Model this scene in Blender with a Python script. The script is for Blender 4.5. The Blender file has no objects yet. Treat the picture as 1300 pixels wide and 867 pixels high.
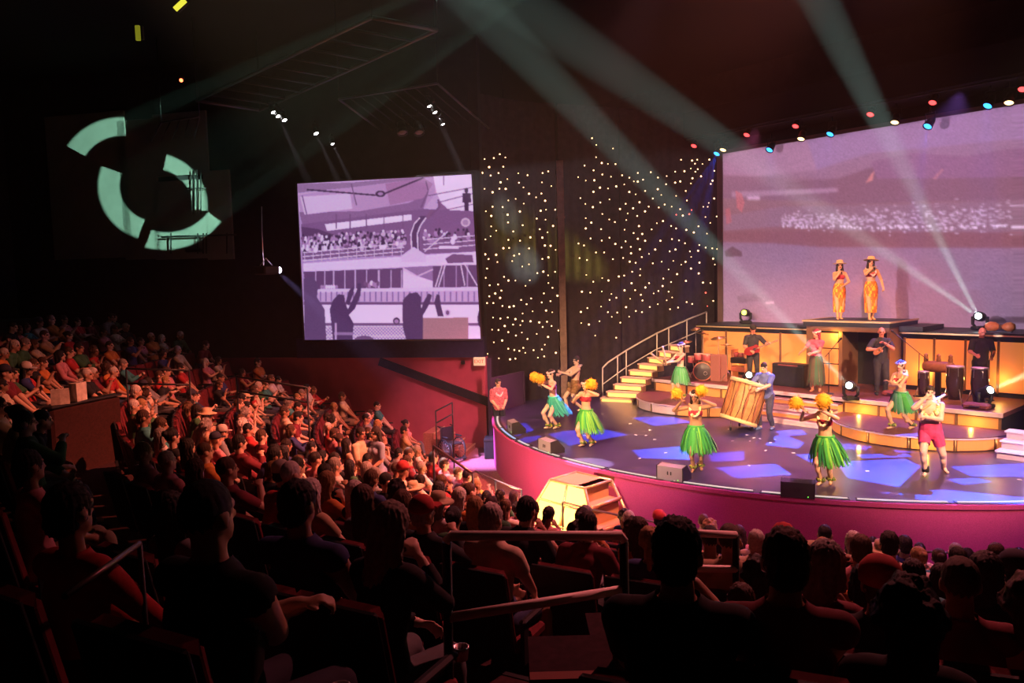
import bpy, bmesh, math, random
import numpy as np
from mathutils import Vector, Matrix, Quaternion
random.seed(11)
RNG = np.random.default_rng(11)
sc = bpy.context.scene
COL = sc.collection
R = math.radians

# ------------------------------------------------------------------ camera
F = 950.0; ZC = 3.9; PITCH = R(4.6); ROLL = R(1.5)
_f = Vector((0, math.cos(PITCH), -math.sin(PITCH)))
_r0 = Vector((1, 0, 0)); _u0 = _r0.cross(_f)
CR = _r0*math.cos(ROLL) - _u0*math.sin(ROLL)
CU = _r0*math.sin(ROLL) + _u0*math.cos(ROLL)
CF = _f
CAM = Vector((0, 0, ZC))
cd = bpy.data.cameras.new('camera'); cam = bpy.data.objects.new('camera', cd); COL.objects.link(cam)
cam.matrix_world = Matrix(((CR.x, CU.x, -CF.x, 0), (CR.y, CU.y, -CF.y, 0), (CR.z, CU.z, -CF.z, ZC), (0, 0, 0, 1)))
cd.sensor_width = 36; cd.lens = F/1300*36; cd.clip_start = 0.05; cd.clip_end = 200
sc.camera = cam

# ------------------------------------------------------------------ world: dark hall filled with thin stage haze
w = bpy.data.worlds.new('hall_air'); sc.world = w; w.use_nodes = True
nt = w.node_tree; nt.nodes.clear()
_o = nt.nodes.new('ShaderNodeOutputWorld'); _b = nt.nodes.new('ShaderNodeBackground')
_b.inputs[0].default_value = (0, 0, 0, 1); _b.inputs[1].default_value = 0
_v = nt.nodes.new('ShaderNodeVolumeScatter'); _v.inputs['Color'].default_value = (.92, .95, 1, 1)
_v.inputs['Density'].default_value = 0.0009; _v.inputs['Anisotropy'].default_value = 0.0
nt.links.new(_b.outputs[0], _o.inputs['Surface']); nt.links.new(_v.outputs[0], _o.inputs['Volume'])

vs = sc.view_settings
sc.display_settings.display_device = 'sRGB'
vs.view_transform = 'Standard'; vs.look = 'None'; vs.gamma = 1.0; vs.use_curve_mapping = False
vs.exposure = 0.0
cy = sc.cycles
cy.max_bounces = 5; cy.diffuse_bounces = 2; cy.glossy_bounces = 2; cy.volume_bounces = 0
cy.transmission_bounces = 3; cy.sample_clamp_direct = 0; cy.sample_clamp_indirect = 0
cy.caustics_reflective = False; cy.caustics_refractive = False

# ------------------------------------------------------------------ stage frame
C0 = Vector((8.5, 21.2, 0)); TH = R(-49)
ES = Vector((math.cos(TH), math.sin(TH), 0)); EB = Vector((-math.sin(TH), math.cos(TH), 0))
def S(s, b, z=0.0): return C0 + ES*s + EB*b + Vector((0, 0, z))
def ray(px, py): return CF + CR*((px-650)/F) - CU*((py-433.5)/F)
def atY(px, py, Y): d = ray(px, py); return CAM + d*(Y/d.y)
def atZ(px, py, z): d = ray(px, py); return CAM + d*((z-ZC)/d.z)
def atP(px, py, p, n):
    d = ray(px, py); return CAM + d*((p-CAM).dot(n)/d.dot(n))
def atB(px, py, b): return atP(px, py, S(0, b), EB)
def proj(p):
    v = Vector(p)-CAM; q = v.dot(CF); return (650+F*v.dot(CR)/q, 433.5-F*v.dot(CU)/q, F/q) if q > .05 else None
def lin(c):
    return tuple(((x/255)/12.92 if x/255 <= .04045 else ((x/255+.055)/1.055)**2.4) for x in c)

# ------------------------------------------------------------------ lamps
def aim(o, tgt):
    o.rotation_euler = (Vector(tgt)-o.location).to_track_quat('-Z', 'Y').to_euler()
def spot(name, loc, tgt, power, color, size, blend=.3, radius=.08, parent=None):
    l = bpy.data.lights.new(name, 'SPOT'); l.energy = power; l.color = color; l.spot_size = R(size); l.spot_blend = blend
    l.shadow_soft_size = radius
    o = bpy.data.objects.new(name, l); COL.objects.link(o); o.location = Vector(loc); aim(o, tgt); return o
def point(name, loc, power, color, radius=.05):
    l = bpy.data.lights.new(name, 'POINT'); l.energy = power; l.color = color; l.shadow_soft_size = radius
    o = bpy.data.objects.new(name, l); COL.objects.link(o); o.location = Vector(loc); return o
def gobo(l, build):
    """give a spot lamp a glass pattern: build(nodes, links, x, y) returns a 0..1 socket over the lamp's own beam angles"""
    d = l.data; d.use_nodes = True; t = d.node_tree; n = t.nodes; k = t.links
    em = n['Emission'] if 'Emission' in n else n.new('ShaderNodeEmission')
    tc = n.new('ShaderNodeTexCoord'); sp = n.new('ShaderNodeSeparateXYZ'); k.new(tc.outputs['Normal'], sp.inputs[0])
    def m(op, a, b=None, c=None):
        q = n.new('ShaderNodeMath'); q.operation = op
        for i, v in enumerate((a, b, c)):
            if v is None: continue
            if isinstance(v, (int, float)): q.inputs[i].default_value = v
            else: k.new(v, q.inputs[i])
        return q.outputs[0]
    az = m('ABSOLUTE', sp.outputs[2])
    x = m('DIVIDE', sp.outputs[0], az); y = m('DIVIDE', sp.outputs[1], az)
    k.new(build(n, k, m, x, y), em.inputs['Strength'])

# front key lights on the performers, hung over the front rows
spot('front_key_lamp', (-5.0, 2.0, 10.6), S(-2.2, -4.2, .8), 36000, (1, .64, .34), 29, .6, .15)
spot('front_key_lamp', (9.5, 1.0, 10.6), S(2.4, -3.6, .8), 34000, (1, .58, .32), 29, .6, .15)
# amber light over the band and the two singers
spot('band_lamp', (6.0, 10.5, 10.8), S(0.6, .6, 1.6), 9000, (1, .26, .10), 34, .6, .12)
spot('singer_lamp', (3.0, 9.5, 10.8), S(.6, 1.3, 3.3), 9000, (1, .50, .14), 9, .5, .08)
# back light on the stage: magenta and violet wash
spot('stage_wash_lamp', S(-3, 2.2, 8.6), S(-2.5, -5.5, 0), 6500, (1, .16, .40), 58, .7, .12)
spot('stage_wash_lamp', S(3.0, 2.2, 8.6), S(3.2, -5.0, 0), 7500, (.5, .2, 1), 58, .7, .12)
# red and amber light thrown over the audience from the grid above the stage front
spot('house_wash_lamp', (5.8, 11.6, 10.9), (-2.6, 14.6, 0), 27000, (1, .22, .13), 58, 1.0, .15)
spot('house_wash_lamp', (6.0, 11.8, 10.9), (2.5, 7.0, .8), 5200, (1, .20, .2), 58, .8, .15)
# added pink and violet fill spots brightening the stage front and red side wall
spot('added_fascia_fill', (-1.5, 10.5, 10.3), (1.6, 15.2, -.9), 3000, (.70, .22, .95), 30, .7, .1)
spot('added_fascia_fill', (3.2, 7.2, 10.3), (5.2, 12.6, -.8), 2600, (1, .24, .40), 36, .7, .1)
spot('added_fascia_fill', (9.5, 6.5, 10.3), (9.5, 12.0, -.8), 3600, (.90, .30, .85), 36, .7, .1)
spot('added_wall_fill', (3.5, 12.5, 10.9), (-1.6, 22.3, -.3), 13000, (1, .36, .42), 20, 1.0, .1)
# picture projector hung over the house centre, on the screen's axis
PROJ = spot('projector_lamp', S(0.2, -13.5, 5.6), S(0, 3.1, 5.2), 7200, (.95, .80, .92), 39, .15, .05)
# ------------------------------------------------------------------ materials
MATS = {}
def mat(name, color, rough=.6, metal=0.0, emit=None, strength=0.0, var=.0, vscale=8.0, objcol=False, attr=None, spec=.3, bump=0.0, bscale=60.0):
    if name in MATS: return MATS[name]
    m = bpy.data.materials.new(name); m.use_nodes = True; t = m.node_tree; n = t.nodes; k = t.links
    p = n['Principled BSDF']; p.inputs['Roughness'].default_value = rough; p.inputs['Metallic'].default_value = metal
    p.inputs['Specular IOR Level'].default_value = spec
    src = None
    if attr:
        a = n.new('ShaderNodeAttribute'); a.attribute_name = attr; src = a.outputs['Color']
    elif objcol:
        a = n.new('ShaderNodeObjectInfo'); src = a.outputs['Color']
    else:
        p.inputs['Base Color'].default_value = (*color, 1)
    if var > 0:
        tc = n.new('ShaderNodeTexCoord'); nz = n.new('ShaderNodeTexNoise'); nz.inputs['Scale'].default_value = vscale; nz.inputs['Detail'].default_value = 3
        k.new(tc.outputs['Object'], nz.inputs['Vector'])
        mr = n.new('ShaderNodeMapRange'); mr.inputs['From Min'].default_value = .3; mr.inputs['From Max'].default_value = .7
        mr.inputs['To Min'].default_value = 1-var; mr.inputs['To Max'].default_value = 1+var
        k.new(nz.outputs['Fac'], mr.inputs['Value'])
        mx = n.new('ShaderNodeVectorMath'); mx.operation = 'SCALE'
        if src is None: mx.inputs[0].default_value = color
        else: k.new(src, mx.inputs[0])
        k.new(mr.outputs[0], mx.inputs['Scale']); src = mx.outputs[0]
    if src is not None: k.new(src, p.inputs['Base Color'])
    if bump > 0:
        nz = n.new('ShaderNodeTexNoise'); nz.inputs['Scale'].default_value = bscale
        bp = n.new('ShaderNodeBump'); bp.inputs['Strength'].default_value = bump; bp.inputs['Distance'].default_value = .01
        k.new(nz.outputs['Fac'], bp.inputs['Height']); k.new(bp.outputs[0], p.inputs['Normal'])
    if emit is not None:
        p.inputs['Emission Color'].default_value = (*emit, 1); p.inputs['Emission Strength'].default_value = strength
    if attr and strength > 0:
        k.new(src, p.inputs['Emission Color']); p.inputs['Emission Strength'].default_value = strength
    m.cycles.emission_sampling = 'NONE'   # small glowing surfaces are found by bounced rays; lamps do the direct lighting
    MATS[name] = m; return m
def glow(name, color, strength):
    return mat(name, (0.02, 0.02, 0.02), .5, emit=color, strength=strength)

# ------------------------------------------------------------------ mesh building
class MB:
    def __init__(s): s.v = []; s.f = []; s.m = []; s.sm = []; s.cur = 0
    def add(s, vs, fs, smooth=False):
        o = len(s.v); s.v += [tuple(v) for v in vs]
        for f in fs: s.f.append(tuple(i+o for i in f)); s.m.append(s.cur); s.sm.append(smooth)
        return s
    def box(s, x0, x1, y0, y1, z0, z1, M=None):
        vs = [Vector(p) for p in ((x0,y0,z0),(x1,y0,z0),(x1,y1,z0),(x0,y1,z0),(x0,y0,z1),(x1,y0,z1),(x1,y1,z1),(x0,y1,z1))]
        if M is not None: vs = [M @ v for v in vs]
        return s.add(vs, [(0,3,2,1),(4,5,6,7),(0,1,5,4),(1,2,6,5),(2,3,7,6),(3,0,4,7)])
    def cbox(s, c, d, M=None):
        return s.box(c[0]-d[0]/2, c[0]+d[0]/2, c[1]-d[1]/2, c[1]+d[1]/2, c[2]-d[2]/2, c[2]+d[2]/2, M)
    def rbox(s, c, d, r=.02, M=None):
        """box with chamfered vertical and top edges"""
        x, y, z = d[0]/2, d[1]/2, d[2]/2; r = min(r, x*.9, y*.9, z*.9); vs = []
        for zz, ins in ((-z, r), (-z+r, 0), (z-r, 0), (z, r)):
            X, Y = x-ins, y-ins
            for a, b in ((-X+r, -Y), (X-r, -Y), (X, -Y+r), (X, Y-r), (X-r, Y), (-X+r, Y), (-X, Y-r), (-X, -Y+r)):
                vs.append(Vector((c[0]+a, c[1]+b, c[2]+zz)))
        if M is not None: vs = [M @ v for v in vs]
        fs = [tuple(range(7, -1, -1)), tuple(range(24, 32))]
        for k in range(3):
            for i in range(8): j = (i+1) % 8; fs.append((k*8+i, k*8+j, k*8+8+j, k*8+8+i))
        return s.add(vs, fs)
    def prism(s, poly, z0, z1, M=None):
        n = len(poly); vs = [Vector((p[0], p[1], z0)) for p in poly]+[Vector((p[0], p[1], z1)) for p in poly]
        if M is not None: vs = [M @ v for v in vs]
        return s.add(vs, [tuple(range(n-1, -1, -1)), tuple(range(n, 2*n))]+[(i, (i+1) % n, n+(i+1) % n, n+i) for i in range(n)])
    def tube(s, pts, r, n=8, cap=True, smooth=True):
        pts = [Vector(p) for p in pts]; rr = r if isinstance(r, (list, tuple)) else [r]*len(pts)
        rings = []; prev = None
        for i, p in enumerate(pts):
            d = (pts[min(i+1, len(pts)-1)]-pts[max(i-1, 0)]).normalized()
            if prev is None:
                a = d.orthogonal().normalized()
            else:
                a = (prev - d*prev.dot(d));  a = a.normalized() if a.length > 1e-5 else d.orthogonal().normalized()
            prev = a; b = d.cross(a)
            rings.append([p+(a*math.cos(2*math.pi*k/n)+b*math.sin(2*math.pi*k/n))*rr[i] for k in range(n)])
        vs = [v for g in rings for v in g]; fs = []
        for i in range(len(pts)-1):
            for k in range(n): q = (k+1) % n; fs.append((i*n+k, i*n+q, (i+1)*n+q, (i+1)*n+k))
        s.add(vs, fs, smooth)
        if cap:
            o = len(s.v)-len(vs)
            s.f += [tuple(o+i for i in range(n-1, -1, -1)), tuple(o+(len(pts)-1)*n+i for i in range(n))]; s.m += [s.cur]*2; s.sm += [False]*2
        return s
    def lathe(s, prof, c=(0,0,0), axis=(0,0,1), n=20, smooth=True, caps=True):
        """prof: (radius, height) list along axis from c"""
        ax = Vector(axis).normalized(); a = ax.orthogonal().normalized(); b = ax.cross(a); c = Vector(c)
        vs = []
        for r, h in prof:
            for k in range(n): t = 2*math.pi*k/n; vs.append(c+ax*h+(a*math.cos(t)+b*math.sin(t))*max(r, 1e-4))
        fs = [((i*n+k), (i*n+(k+1) % n), ((i+1)*n+(k+1) % n), ((i+1)*n+k)) for i in range(len(prof)-1) for k in range(n)]
        s.add(vs, fs, smooth); o = len(s.v)-len(vs)
        if not caps: return s
        s.f += [tuple(o+i for i in range(n-1, -1, -1)), tuple(o+(len(prof)-1)*n+i for i in range(n))]; s.m += [s.cur]*2; s.sm += [False]*2
        return s
    def ell(s, c, r, n=12, m=8, M=None):
        vs = []; fs = []; c = Vector(c)
        for i in range(1, m):
            t = math.pi*i/m
            for k in range(n):
                q = 2*math.pi*k/n; v = Vector((r[0]*math.sin(t)*math.cos(q), r[1]*math.sin(t)*math.sin(q), r[2]*math.cos(t)))
                vs.append(c+(M @ v if M is not None else v))
        tv = Vector((0, 0, r[2])); bv = Vector((0, 0, -r[2]))
        vs += [c+(M @ tv if M is not None else tv), c+(M @ bv if M is not None else bv)]
        T = (m-1)*n; B = T+1
        for i in range(m-2):
            for k in range(n): q = (k+1) % n; fs.append((i*n+k, (i+1)*n+k, (i+1)*n+q, i*n+q))
        for k in range(n): q = (k+1) % n; fs.append((T, k, q)); fs.append((B, (m-2)*n+q, (m-2)*n+k))
        return s.add(vs, fs, True)
    def mesh(s, name, mats):
        me = bpy.data.meshes.new(name); me.from_pydata(s.v, [], s.f)
        for q in (mats if isinstance(mats, (list, tuple)) else [mats]): me.materials.append(q)
        me.polygons.foreach_set('material_index', s.m); me.polygons.foreach_set('use_smooth', s.sm); me.update(); return me
    def build(s, name, mats, parent=None):
        return link(name, s.mesh(name, mats), parent)
def link(name, me, parent=None):
    o = bpy.data.objects.new(name, me); COL.objects.link(o)
    if parent is not None: o.parent = parent
    return o
def tag(o, label=None, cat=None, group=None, kind=None):
    if label: o['label'] = label
    if cat: o['category'] = cat
    if group: o['group'] = group
    if kind: o['kind'] = kind
    return o
def thing(name, label, cat, loc=(0,0,0), rz=0.0, group=None):
    o = bpy.data.objects.new(name, None); COL.objects.link(o); o.empty_display_size = .1
    o.location = loc; o.rotation_euler = (0, 0, rz); return tag(o, label, cat, group)
def struct(name, mb, m, label=None, parent=None):
    o = mb.build(name, m, parent)
    if parent is None: o['kind'] = 'structure'
    if label: o['label'] = label
    return o
def copy_tree(o, parent=None):
    c = o.copy(); COL.objects.link(c); c.parent = parent
    for ch in o.children: copy_tree(ch, c)
    return c
ORD = ['first','second','third','fourth','fifth','sixth','seventh','eighth','ninth','tenth','eleventh','twelfth','thirteenth','fourteenth','fifteenth','sixteenth','seventeenth','eighteenth','nineteenth','twentieth']
def ordn(i):
    if i < 20: return ORD[i]
    t = ['twenty','thirty','forty','fifty'][(i+1)//10-2]; u = (i+1) % 10
    return {'twenty':'twentieth','thirty':'thirtieth','forty':'fortieth','fifty':'fiftieth'}[t] if u == 0 else t+'-'+ORD[u-1]
# ------------------------------------------------------------------ materials in use
M_BLACK = mat('matt_black_paint', (.012, .011, .013), .8, var=.2)
M_CEIL = mat('black_ceiling_paint', (.004, .004, .0045), .9)
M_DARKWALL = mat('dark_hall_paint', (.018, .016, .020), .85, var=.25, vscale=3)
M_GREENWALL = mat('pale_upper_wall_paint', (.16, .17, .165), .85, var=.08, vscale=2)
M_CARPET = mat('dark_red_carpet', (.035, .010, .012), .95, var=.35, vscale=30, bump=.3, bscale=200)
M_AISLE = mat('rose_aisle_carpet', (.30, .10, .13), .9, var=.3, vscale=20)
M_FASCIA = mat('magenta_stage_fascia', (.36, .042, .17), .75, var=.18, vscale=60, bump=.2, bscale=250)
M_DECK = mat('dark_stage_deck', (.036, .028, .072), .28, var=.25, vscale=1.5, spec=.5)
M_PINKWALL = mat('red_house_wall', (.42, .07, .10), .8, var=.08, vscale=3)
M_NAVY = mat('navy_wall', (.025, .022, .06), .8, var=.15)
M_GOLD = mat('brass_trim', (.75, .5, .25), .35, .7)
M_STEEL = mat('brushed_steel', (.55, .5, .5), .35, .9)
M_METAL = mat('black_metal', (.03, .03, .033), .45, .4)
M_PALERAIL = mat('pale_painted_rail', (.55, .48, .45), .45, .2)
M_WOODRED = mat('reddish_step_wood', (.20, .07, .045), .55, var=.2, vscale=12)

# ------------------------------------------------------------------ the house: floor, seating tiers, walls, ceiling
def arc(r, a0, a1, n): return [(C0.x+r*math.cos(R(a0+(a1-a0)*i/n)), C0.y+r*math.sin(R(a0+(a1-a0)*i/n))) for i in range(n+1)]
A0, A1 = 172.0, 290.0
ROW0, ROWD, RISE, ZF = 10.9, 0.95, 0.304, -1.2
NROW = 15
def row_z(k): return -1.15+RISE*k
m_ = MB(); m_.prism([(C0.x+32*math.cos(t*math.pi/24), C0.y+32*math.sin(t*math.pi/24)) for t in range(48)], -1.4, ZF)
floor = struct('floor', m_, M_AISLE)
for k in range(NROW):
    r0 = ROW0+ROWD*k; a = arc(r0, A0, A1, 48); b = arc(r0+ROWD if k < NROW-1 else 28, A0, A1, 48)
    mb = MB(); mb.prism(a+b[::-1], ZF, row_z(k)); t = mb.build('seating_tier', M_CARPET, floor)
    mb = MB(); e = arc(r0-.012, A0, A1, 48); e2 = arc(r0+.03, A0, A1, 48)
    mb.prism(e+e2[::-1], row_z(k)-.04, row_z(k)+.006); mb.build('step_nosing', M_METAL, floor)
mb = MB(); a = arc(26.5, 150, 320, 60); b = arc(26.8, 150, 320, 60); mb.prism(a+b[::-1], ZF, 11.2)
struct('wall_back', mb, M_DARKWALL)
mb = MB(); mb.prism([(C0.x+32*math.cos(t*math.pi/24), C0.y+32*math.sin(t*math.pi/24)) for t in range(48)], 11.2, 11.4)
struct('ceiling', mb, M_CEIL)
# radial side wall that carries the small screen
WA = Vector((-0.85, 22.72, 0)); WD = Vector((-.975, .22, 0)).normalized(); WN = Vector((-WD.y, WD.x, 0))
if WN.y > 0: WN = -WN
def wallM(t0=0): return Matrix.Translation(WA) @ Matrix(((WD.x, WN.x, 0, 0), (WD.y, WN.y, 0, 0), (0, 0, 1, 0), (0, 0, 0, 1)))
WM = wallM()
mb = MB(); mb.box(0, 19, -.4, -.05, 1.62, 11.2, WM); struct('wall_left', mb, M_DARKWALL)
mb = MB(); mb.box(0, 9.0, -.4, 0, ZF, 1.62, WM); struct('wall_left_lower', mb, M_PINKWALL)
mb = MB(); mb.box(0.0, 6.2, -.3, .12, 1.62, 2.25, WM); struct('trim_1', mb, M_NAVY, 'navy soffit band under the small screen')
mb = MB(); mb.box(9.0, 19, -.4, 0, ZF, 1.62, WM); struct('wall_left_far', mb, M_DARKWALL)
def onwall(px, py, off=0.0):
    p = atP(px, py, WA+WN*off, WN); q = p-WA; return Vector((q.dot(WD), off, p.z))
# pale upper panels that the ring pattern falls on
mb = MB()
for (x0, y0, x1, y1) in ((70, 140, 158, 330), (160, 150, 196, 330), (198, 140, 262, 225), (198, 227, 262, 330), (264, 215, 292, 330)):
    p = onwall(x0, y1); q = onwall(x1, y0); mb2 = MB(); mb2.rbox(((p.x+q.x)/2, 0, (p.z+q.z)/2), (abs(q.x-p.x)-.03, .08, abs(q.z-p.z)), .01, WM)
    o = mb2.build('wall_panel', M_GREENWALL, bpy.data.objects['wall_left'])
# dark diagonal handrail band on the red wall
p = onwall(482, 459, .06); q = onwall(622, 511, .06)
mb = MB(); d = Vector((q.x-p.x, 0, q.z-p.z)); L = d.length; ang = math.atan2(d.z, d.x)
MM = WM @ Matrix.Translation((p+q)/2) @ Matrix.Rotation(-ang, 4, 'Y')
mb.box(-L/2, L/2, -.06, .06, -.12, .12, MM)
tag(mb.build('wall_handrail', M_BLACK), 'broad black handrail sloping down the red wall below the small screen', 'handrail')
# wall behind the stage and its left return
mb = MB(); MS = Matrix.Translation(C0) @ Matrix.Rotation(TH, 4, 'Z')
mb.box(-12, 10, 3.7, 3.9, -1.2, 11.2, MS); struct('wall_stage', mb, M_DARKWALL)
mb = MB(); mb.box(-7.0, 9, 1.9, 3.65, 8.75, 9.6, MS); struct('trim_2', mb, M_CEIL, 'black soffit above the big screen')

# ------------------------------------------------------------------ stage
RS = 9.05
mb = MB()
n = 120; pts = [(RS*math.cos(2*math.pi*i/n), RS*math.sin(2*math.pi*i/n)) for i in range(n)]
MC = Matrix.Translation(C0)
mb.prism(pts, -.06, 0, MC); stage_floor = struct('stage_floor', mb, M_DECK)
# fascia ring with a notch where the lit steps stand
NP = atZ(756, 600, 0)-C0; NA = math.degrees(math.atan2(NP.y, NP.x)) % 360
def ringseg(mb, r0, r1, a0, a1, z0, z1, n=40):
    mb.prism([tuple(p) for p in arc(r0, a0, a1, n)]+[tuple(p) for p in arc(r1, a0, a1, n)][::-1], z0, z1)
mb = MB(); ringseg(mb, 8.75, 9.1, 150, NA-1.7, ZF, -.07, 60); ringseg(mb, 8.75, 9.1, NA+1.7, 330, ZF, -.07, 60)
ringseg(mb, 8.72, 8.95, NA-1.7, NA+1.7, ZF, -.35, 6)
struct('stage_fascia', mb, M_FASCIA)
mb = MB(); ringseg(mb, 8.72, 8.96, NA-1.75, NA+1.75, -.35, -.07, 6); struct('trim_3', mb, M_WOODRED, 'timber notch in the stage front above the lit steps')
# edge lights: pale strips let into the rim
M_STRIP = glow('pale_edge_light', (1, .80, .70), .75); M_STRIPB = glow('blue_edge_light', (.45, .6, 1), .9)
for i, (a0, a1) in enumerate([(152, 167), (167.6, 178), (178.6, 189), (190, 199), (200.5, 204.5), (206, 213), (214, 222), (223, 231), (232.5, 242), (243, 252), (253, 262), (263, 272)]):
    mb = MB(); ringseg(mb, 8.95, 9.00, a0, a1, .001, .022, 10)
    mb.build('edge_light', M_STRIPB if 189.5 < a0 < 199 else M_STRIP, stage_floor)
    mb = MB(); ringseg(mb, 8.88, 9.07, a0-.2, a1+.2, -.0, .010, 10); mb.build('edge_channel', M_METAL, stage_floor)
mb = MB(); ringseg(mb, 9.04, 9.13, 150, 330, -.075, -.0, 90); mb.build('stage_lip', M_FASCIA, stage_floor)
# confetti petals on the deck
for (x, y) in [(742,553),(800,538),(807,552),(826,546),(831,558),(845,575),(925,545),(948,552),(957,556),(965,557),(978,562),(984,558),(972,572),(951,591),(952,560),(1078,589),(1101,598),(1294,609),(1060,570),(820,553),(812,582),(930,560),(1007,575)]:
    p = atZ(x, y, 0); mb = MB(); s_ = .035; a_ = random.random()*6
    mb.cbox((0, 0, .004), (s_*2, s_*.9, .006), Matrix.Translation(p) @ Matrix.Rotation(a_, 4, 'Z')); 
    mb.cbox((.02, 0, .010), (s_*.9, s_*.6, .010), Matrix.Translation(p) @ Matrix.Rotation(a_, 4, 'Z') @ Matrix.Rotation(.3, 4, 'Y'))
    o = mb.build('petal', mat('pale_petal', (.8, .75, .75), .7)); tag(o, 'tiny pale petal lying on the stage deck', 'petal', 'petals scattered on the stage')

# ------------------------------------------------------------------ picture drawing for the two screens
class Pic:
    def __init__(s, w, h, bg): s.w, s.h = w, h; s.a = np.empty((h, w, 3)); s.a[:] = lin(bg); s.Y, s.X = np.mgrid[0:h, 0:w].astype(float); s.k = 1.0
    def poly(s, pts, c, al=1.0):
        pts = np.array(pts, float)*s.k; x0, y0 = np.maximum(np.floor(pts.min(0)).astype(int)-1, 0); x1, y1 = np.minimum(np.ceil(pts.max(0)).astype(int)+2, (s.w, s.h))
        if x1 <= x0 or y1 <= y0: return
        X = s.X[y0:y1, x0:x1]; Y = s.Y[y0:y1, x0:x1]; ins = np.zeros(X.shape, bool); j = len(pts)-1
        for i in range(len(pts)):
            xi, yi = pts[i]; xj, yj = pts[j]
            if yi != yj: ins ^= ((yi > Y) != (yj > Y)) & (X < (xj-xi)*(Y-yi)/(yj-yi)+xi)
            j = i
        r = s.a[y0:y1, x0:x1]; r[ins] = r[ins]*(1-al)+np.array(lin(c))*al
    def rect(s, x0, y0, x1, y1, c, al=1.0): s.poly([(x0,y0),(x1,y0),(x1,y1),(x0,y1)], c, al)
    def line(s, pts, wd, c, al=1.0):
        for (a, b), (d, e) in zip(pts[:-1], pts[1:]):
            L = math.hypot(d-a, e-b) or 1; nx, ny = -(e-b)/L*wd/2, (d-a)/L*wd/2
            s.poly([(a+nx,b+ny),(d+nx,e+ny),(d-nx,e-ny),(a-nx,b-ny)], c, al)
    def oval(s, x, y, rx, ry, c, al=1.0):
        s.poly([(x+rx*math.cos(t*.449), y+ry*math.sin(t*.449)) for t in range(14)], c, al)
    def blur(s, n):
        for _ in range(n):
            p = np.pad(s.a, ((1,1),(1,1),(0,0)), 'edge'); s.a = (p[:-2,1:-1]+p[2:,1:-1]+p[1:-1,:-2]+p[1:-1,2:]+2*p[1:-1,1:-1])/6
    def sample(s, x, y):
        x = np.clip(x*s.k, 0, s.w-1.001); y = np.clip(y*s.k, 0, s.h-1.001); i = x.astype(int); j = y.astype(int); fx = (x-i)[..., None]; fy = (y-j)[..., None]
        return s.a[j,i]*(1-fx)*(1-fy)+s.a[j,i+1]*fx*(1-fy)+s.a[j+1,i]*(1-fx)*fy+s.a[j+1,i+1]*fx*fy
def picture_mesh(name, P, quad, corners, nu, nv, m):
    """grid mesh over the four world corners TL,TR,BR,BL coloured from picture coordinates given by quad (same order)"""
    u = np.linspace(0, 1, nu+1); v = np.linspace(0, 1, nv+1); U, V = np.meshgrid(u, v)
    def bil(q): q = [np.array(p, float) for p in q]; return ((1-U)*(1-V))[..., None]*q[0]+(U*(1-V))[..., None]*q[1]+(U*V)[..., None]*q[2]+((1-U)*V)[..., None]*q[3]
    W = bil(corners).reshape(-1, 3); Q = bil(quad); col = P.sample(Q[..., 0], Q[..., 1]).reshape(-1, 3)
    idx = np.arange((nu+1)*(nv+1)).reshape(nv+1, nu+1)
    fs = np.stack([idx[:-1,:-1], idx[1:,:-1], idx[1:,1:], idx[:-1,1:]], -1).reshape(-1, 4)
    me = bpy.data.meshes.new(name); me.from_pydata(W.tolist(), [], fs.tolist())
    a = me.color_attributes.new('picture', 'FLOAT_COLOR', 'POINT'); a.data.foreach_set('color', np.concatenate([col, np.ones((len(col), 1))], 1).ravel())
    me.materials.append(m); me.update(); return me

# --- small screen: archive film of a steamer leaving the quay (coordinates of a 1000 x 867 drawing)
P = Pic(500, 434, (176, 146, 196)); P.k = .5
LT, MD, DK, VD = (226, 208, 244), (168, 132, 180), (120, 84, 130), (72, 48, 84)
P.rect(50, 60, 860, 240, (196, 166, 212))
P.poly([(60,160),(300,120),(560,90),(650,75),(650,150),(600,215),(420,250),(200,272),(80,275)], (186,150,196))
P.poly([(66,230),(330,225),(540,190),(620,150),(600,215),(420,250),(200,275),(80,280)], (140,104,150))
P.poly([(70,165),(290,150),(300,215),(90,240)], (214,190,228)); P.poly([(440,110),(600,85),(640,110),(600,170),(460,200)], (168,124,170))
P.poly([(55,110),(300,105),(640,72),(640,82),(300,125),(100,145),(60,150)], (150,118,160))
P.line([(100,135),(300,150),(400,158),(440,150),(600,85)], 7, VD); P.oval(420,152,22,14,VD); P.oval(420,152,12,7,MD)
P.line([(295,110),(318,200)], 5, DK); P.line([(610,100),(620,140),(590,210)], 5, DK); P.line([(80,160),(100,240)], 5, DK)
P.poly([(640,75),(800,68),(812,232),(700,240),(655,150)], (232,216,248)); P.poly([(660,180),(690,205),(720,240),(800,232),(812,300),(660,290)], (138,100,146))
P.line([(620,160),(800,125)], 4, DK); P.line([(655,190),(805,150)], 4, DK); P.line([(690,220),(805,195)], 4, DK); P.line([(683,78),(683,118)], 5, DK)
P.oval(775,138,9,11,VD); P.poly([(760,150),(792,150),(796,190),(786,190),(786,228),(768,228),(766,190),(758,188)], VD)
P.poly([(75,280),(600,215),(815,225),(820,395),(80,430)], (128,92,140))
P.poly([(180,280),(550,238),(552,262),(190,308)], (232,218,246))
for x in (230,290,360,435,515): P.line([(x,238),(x,300)], 5, DK)
P.poly([(75,290),(150,300),(240,330),(80,340)], (96,66,106))
rp = random.Random(4)
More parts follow.
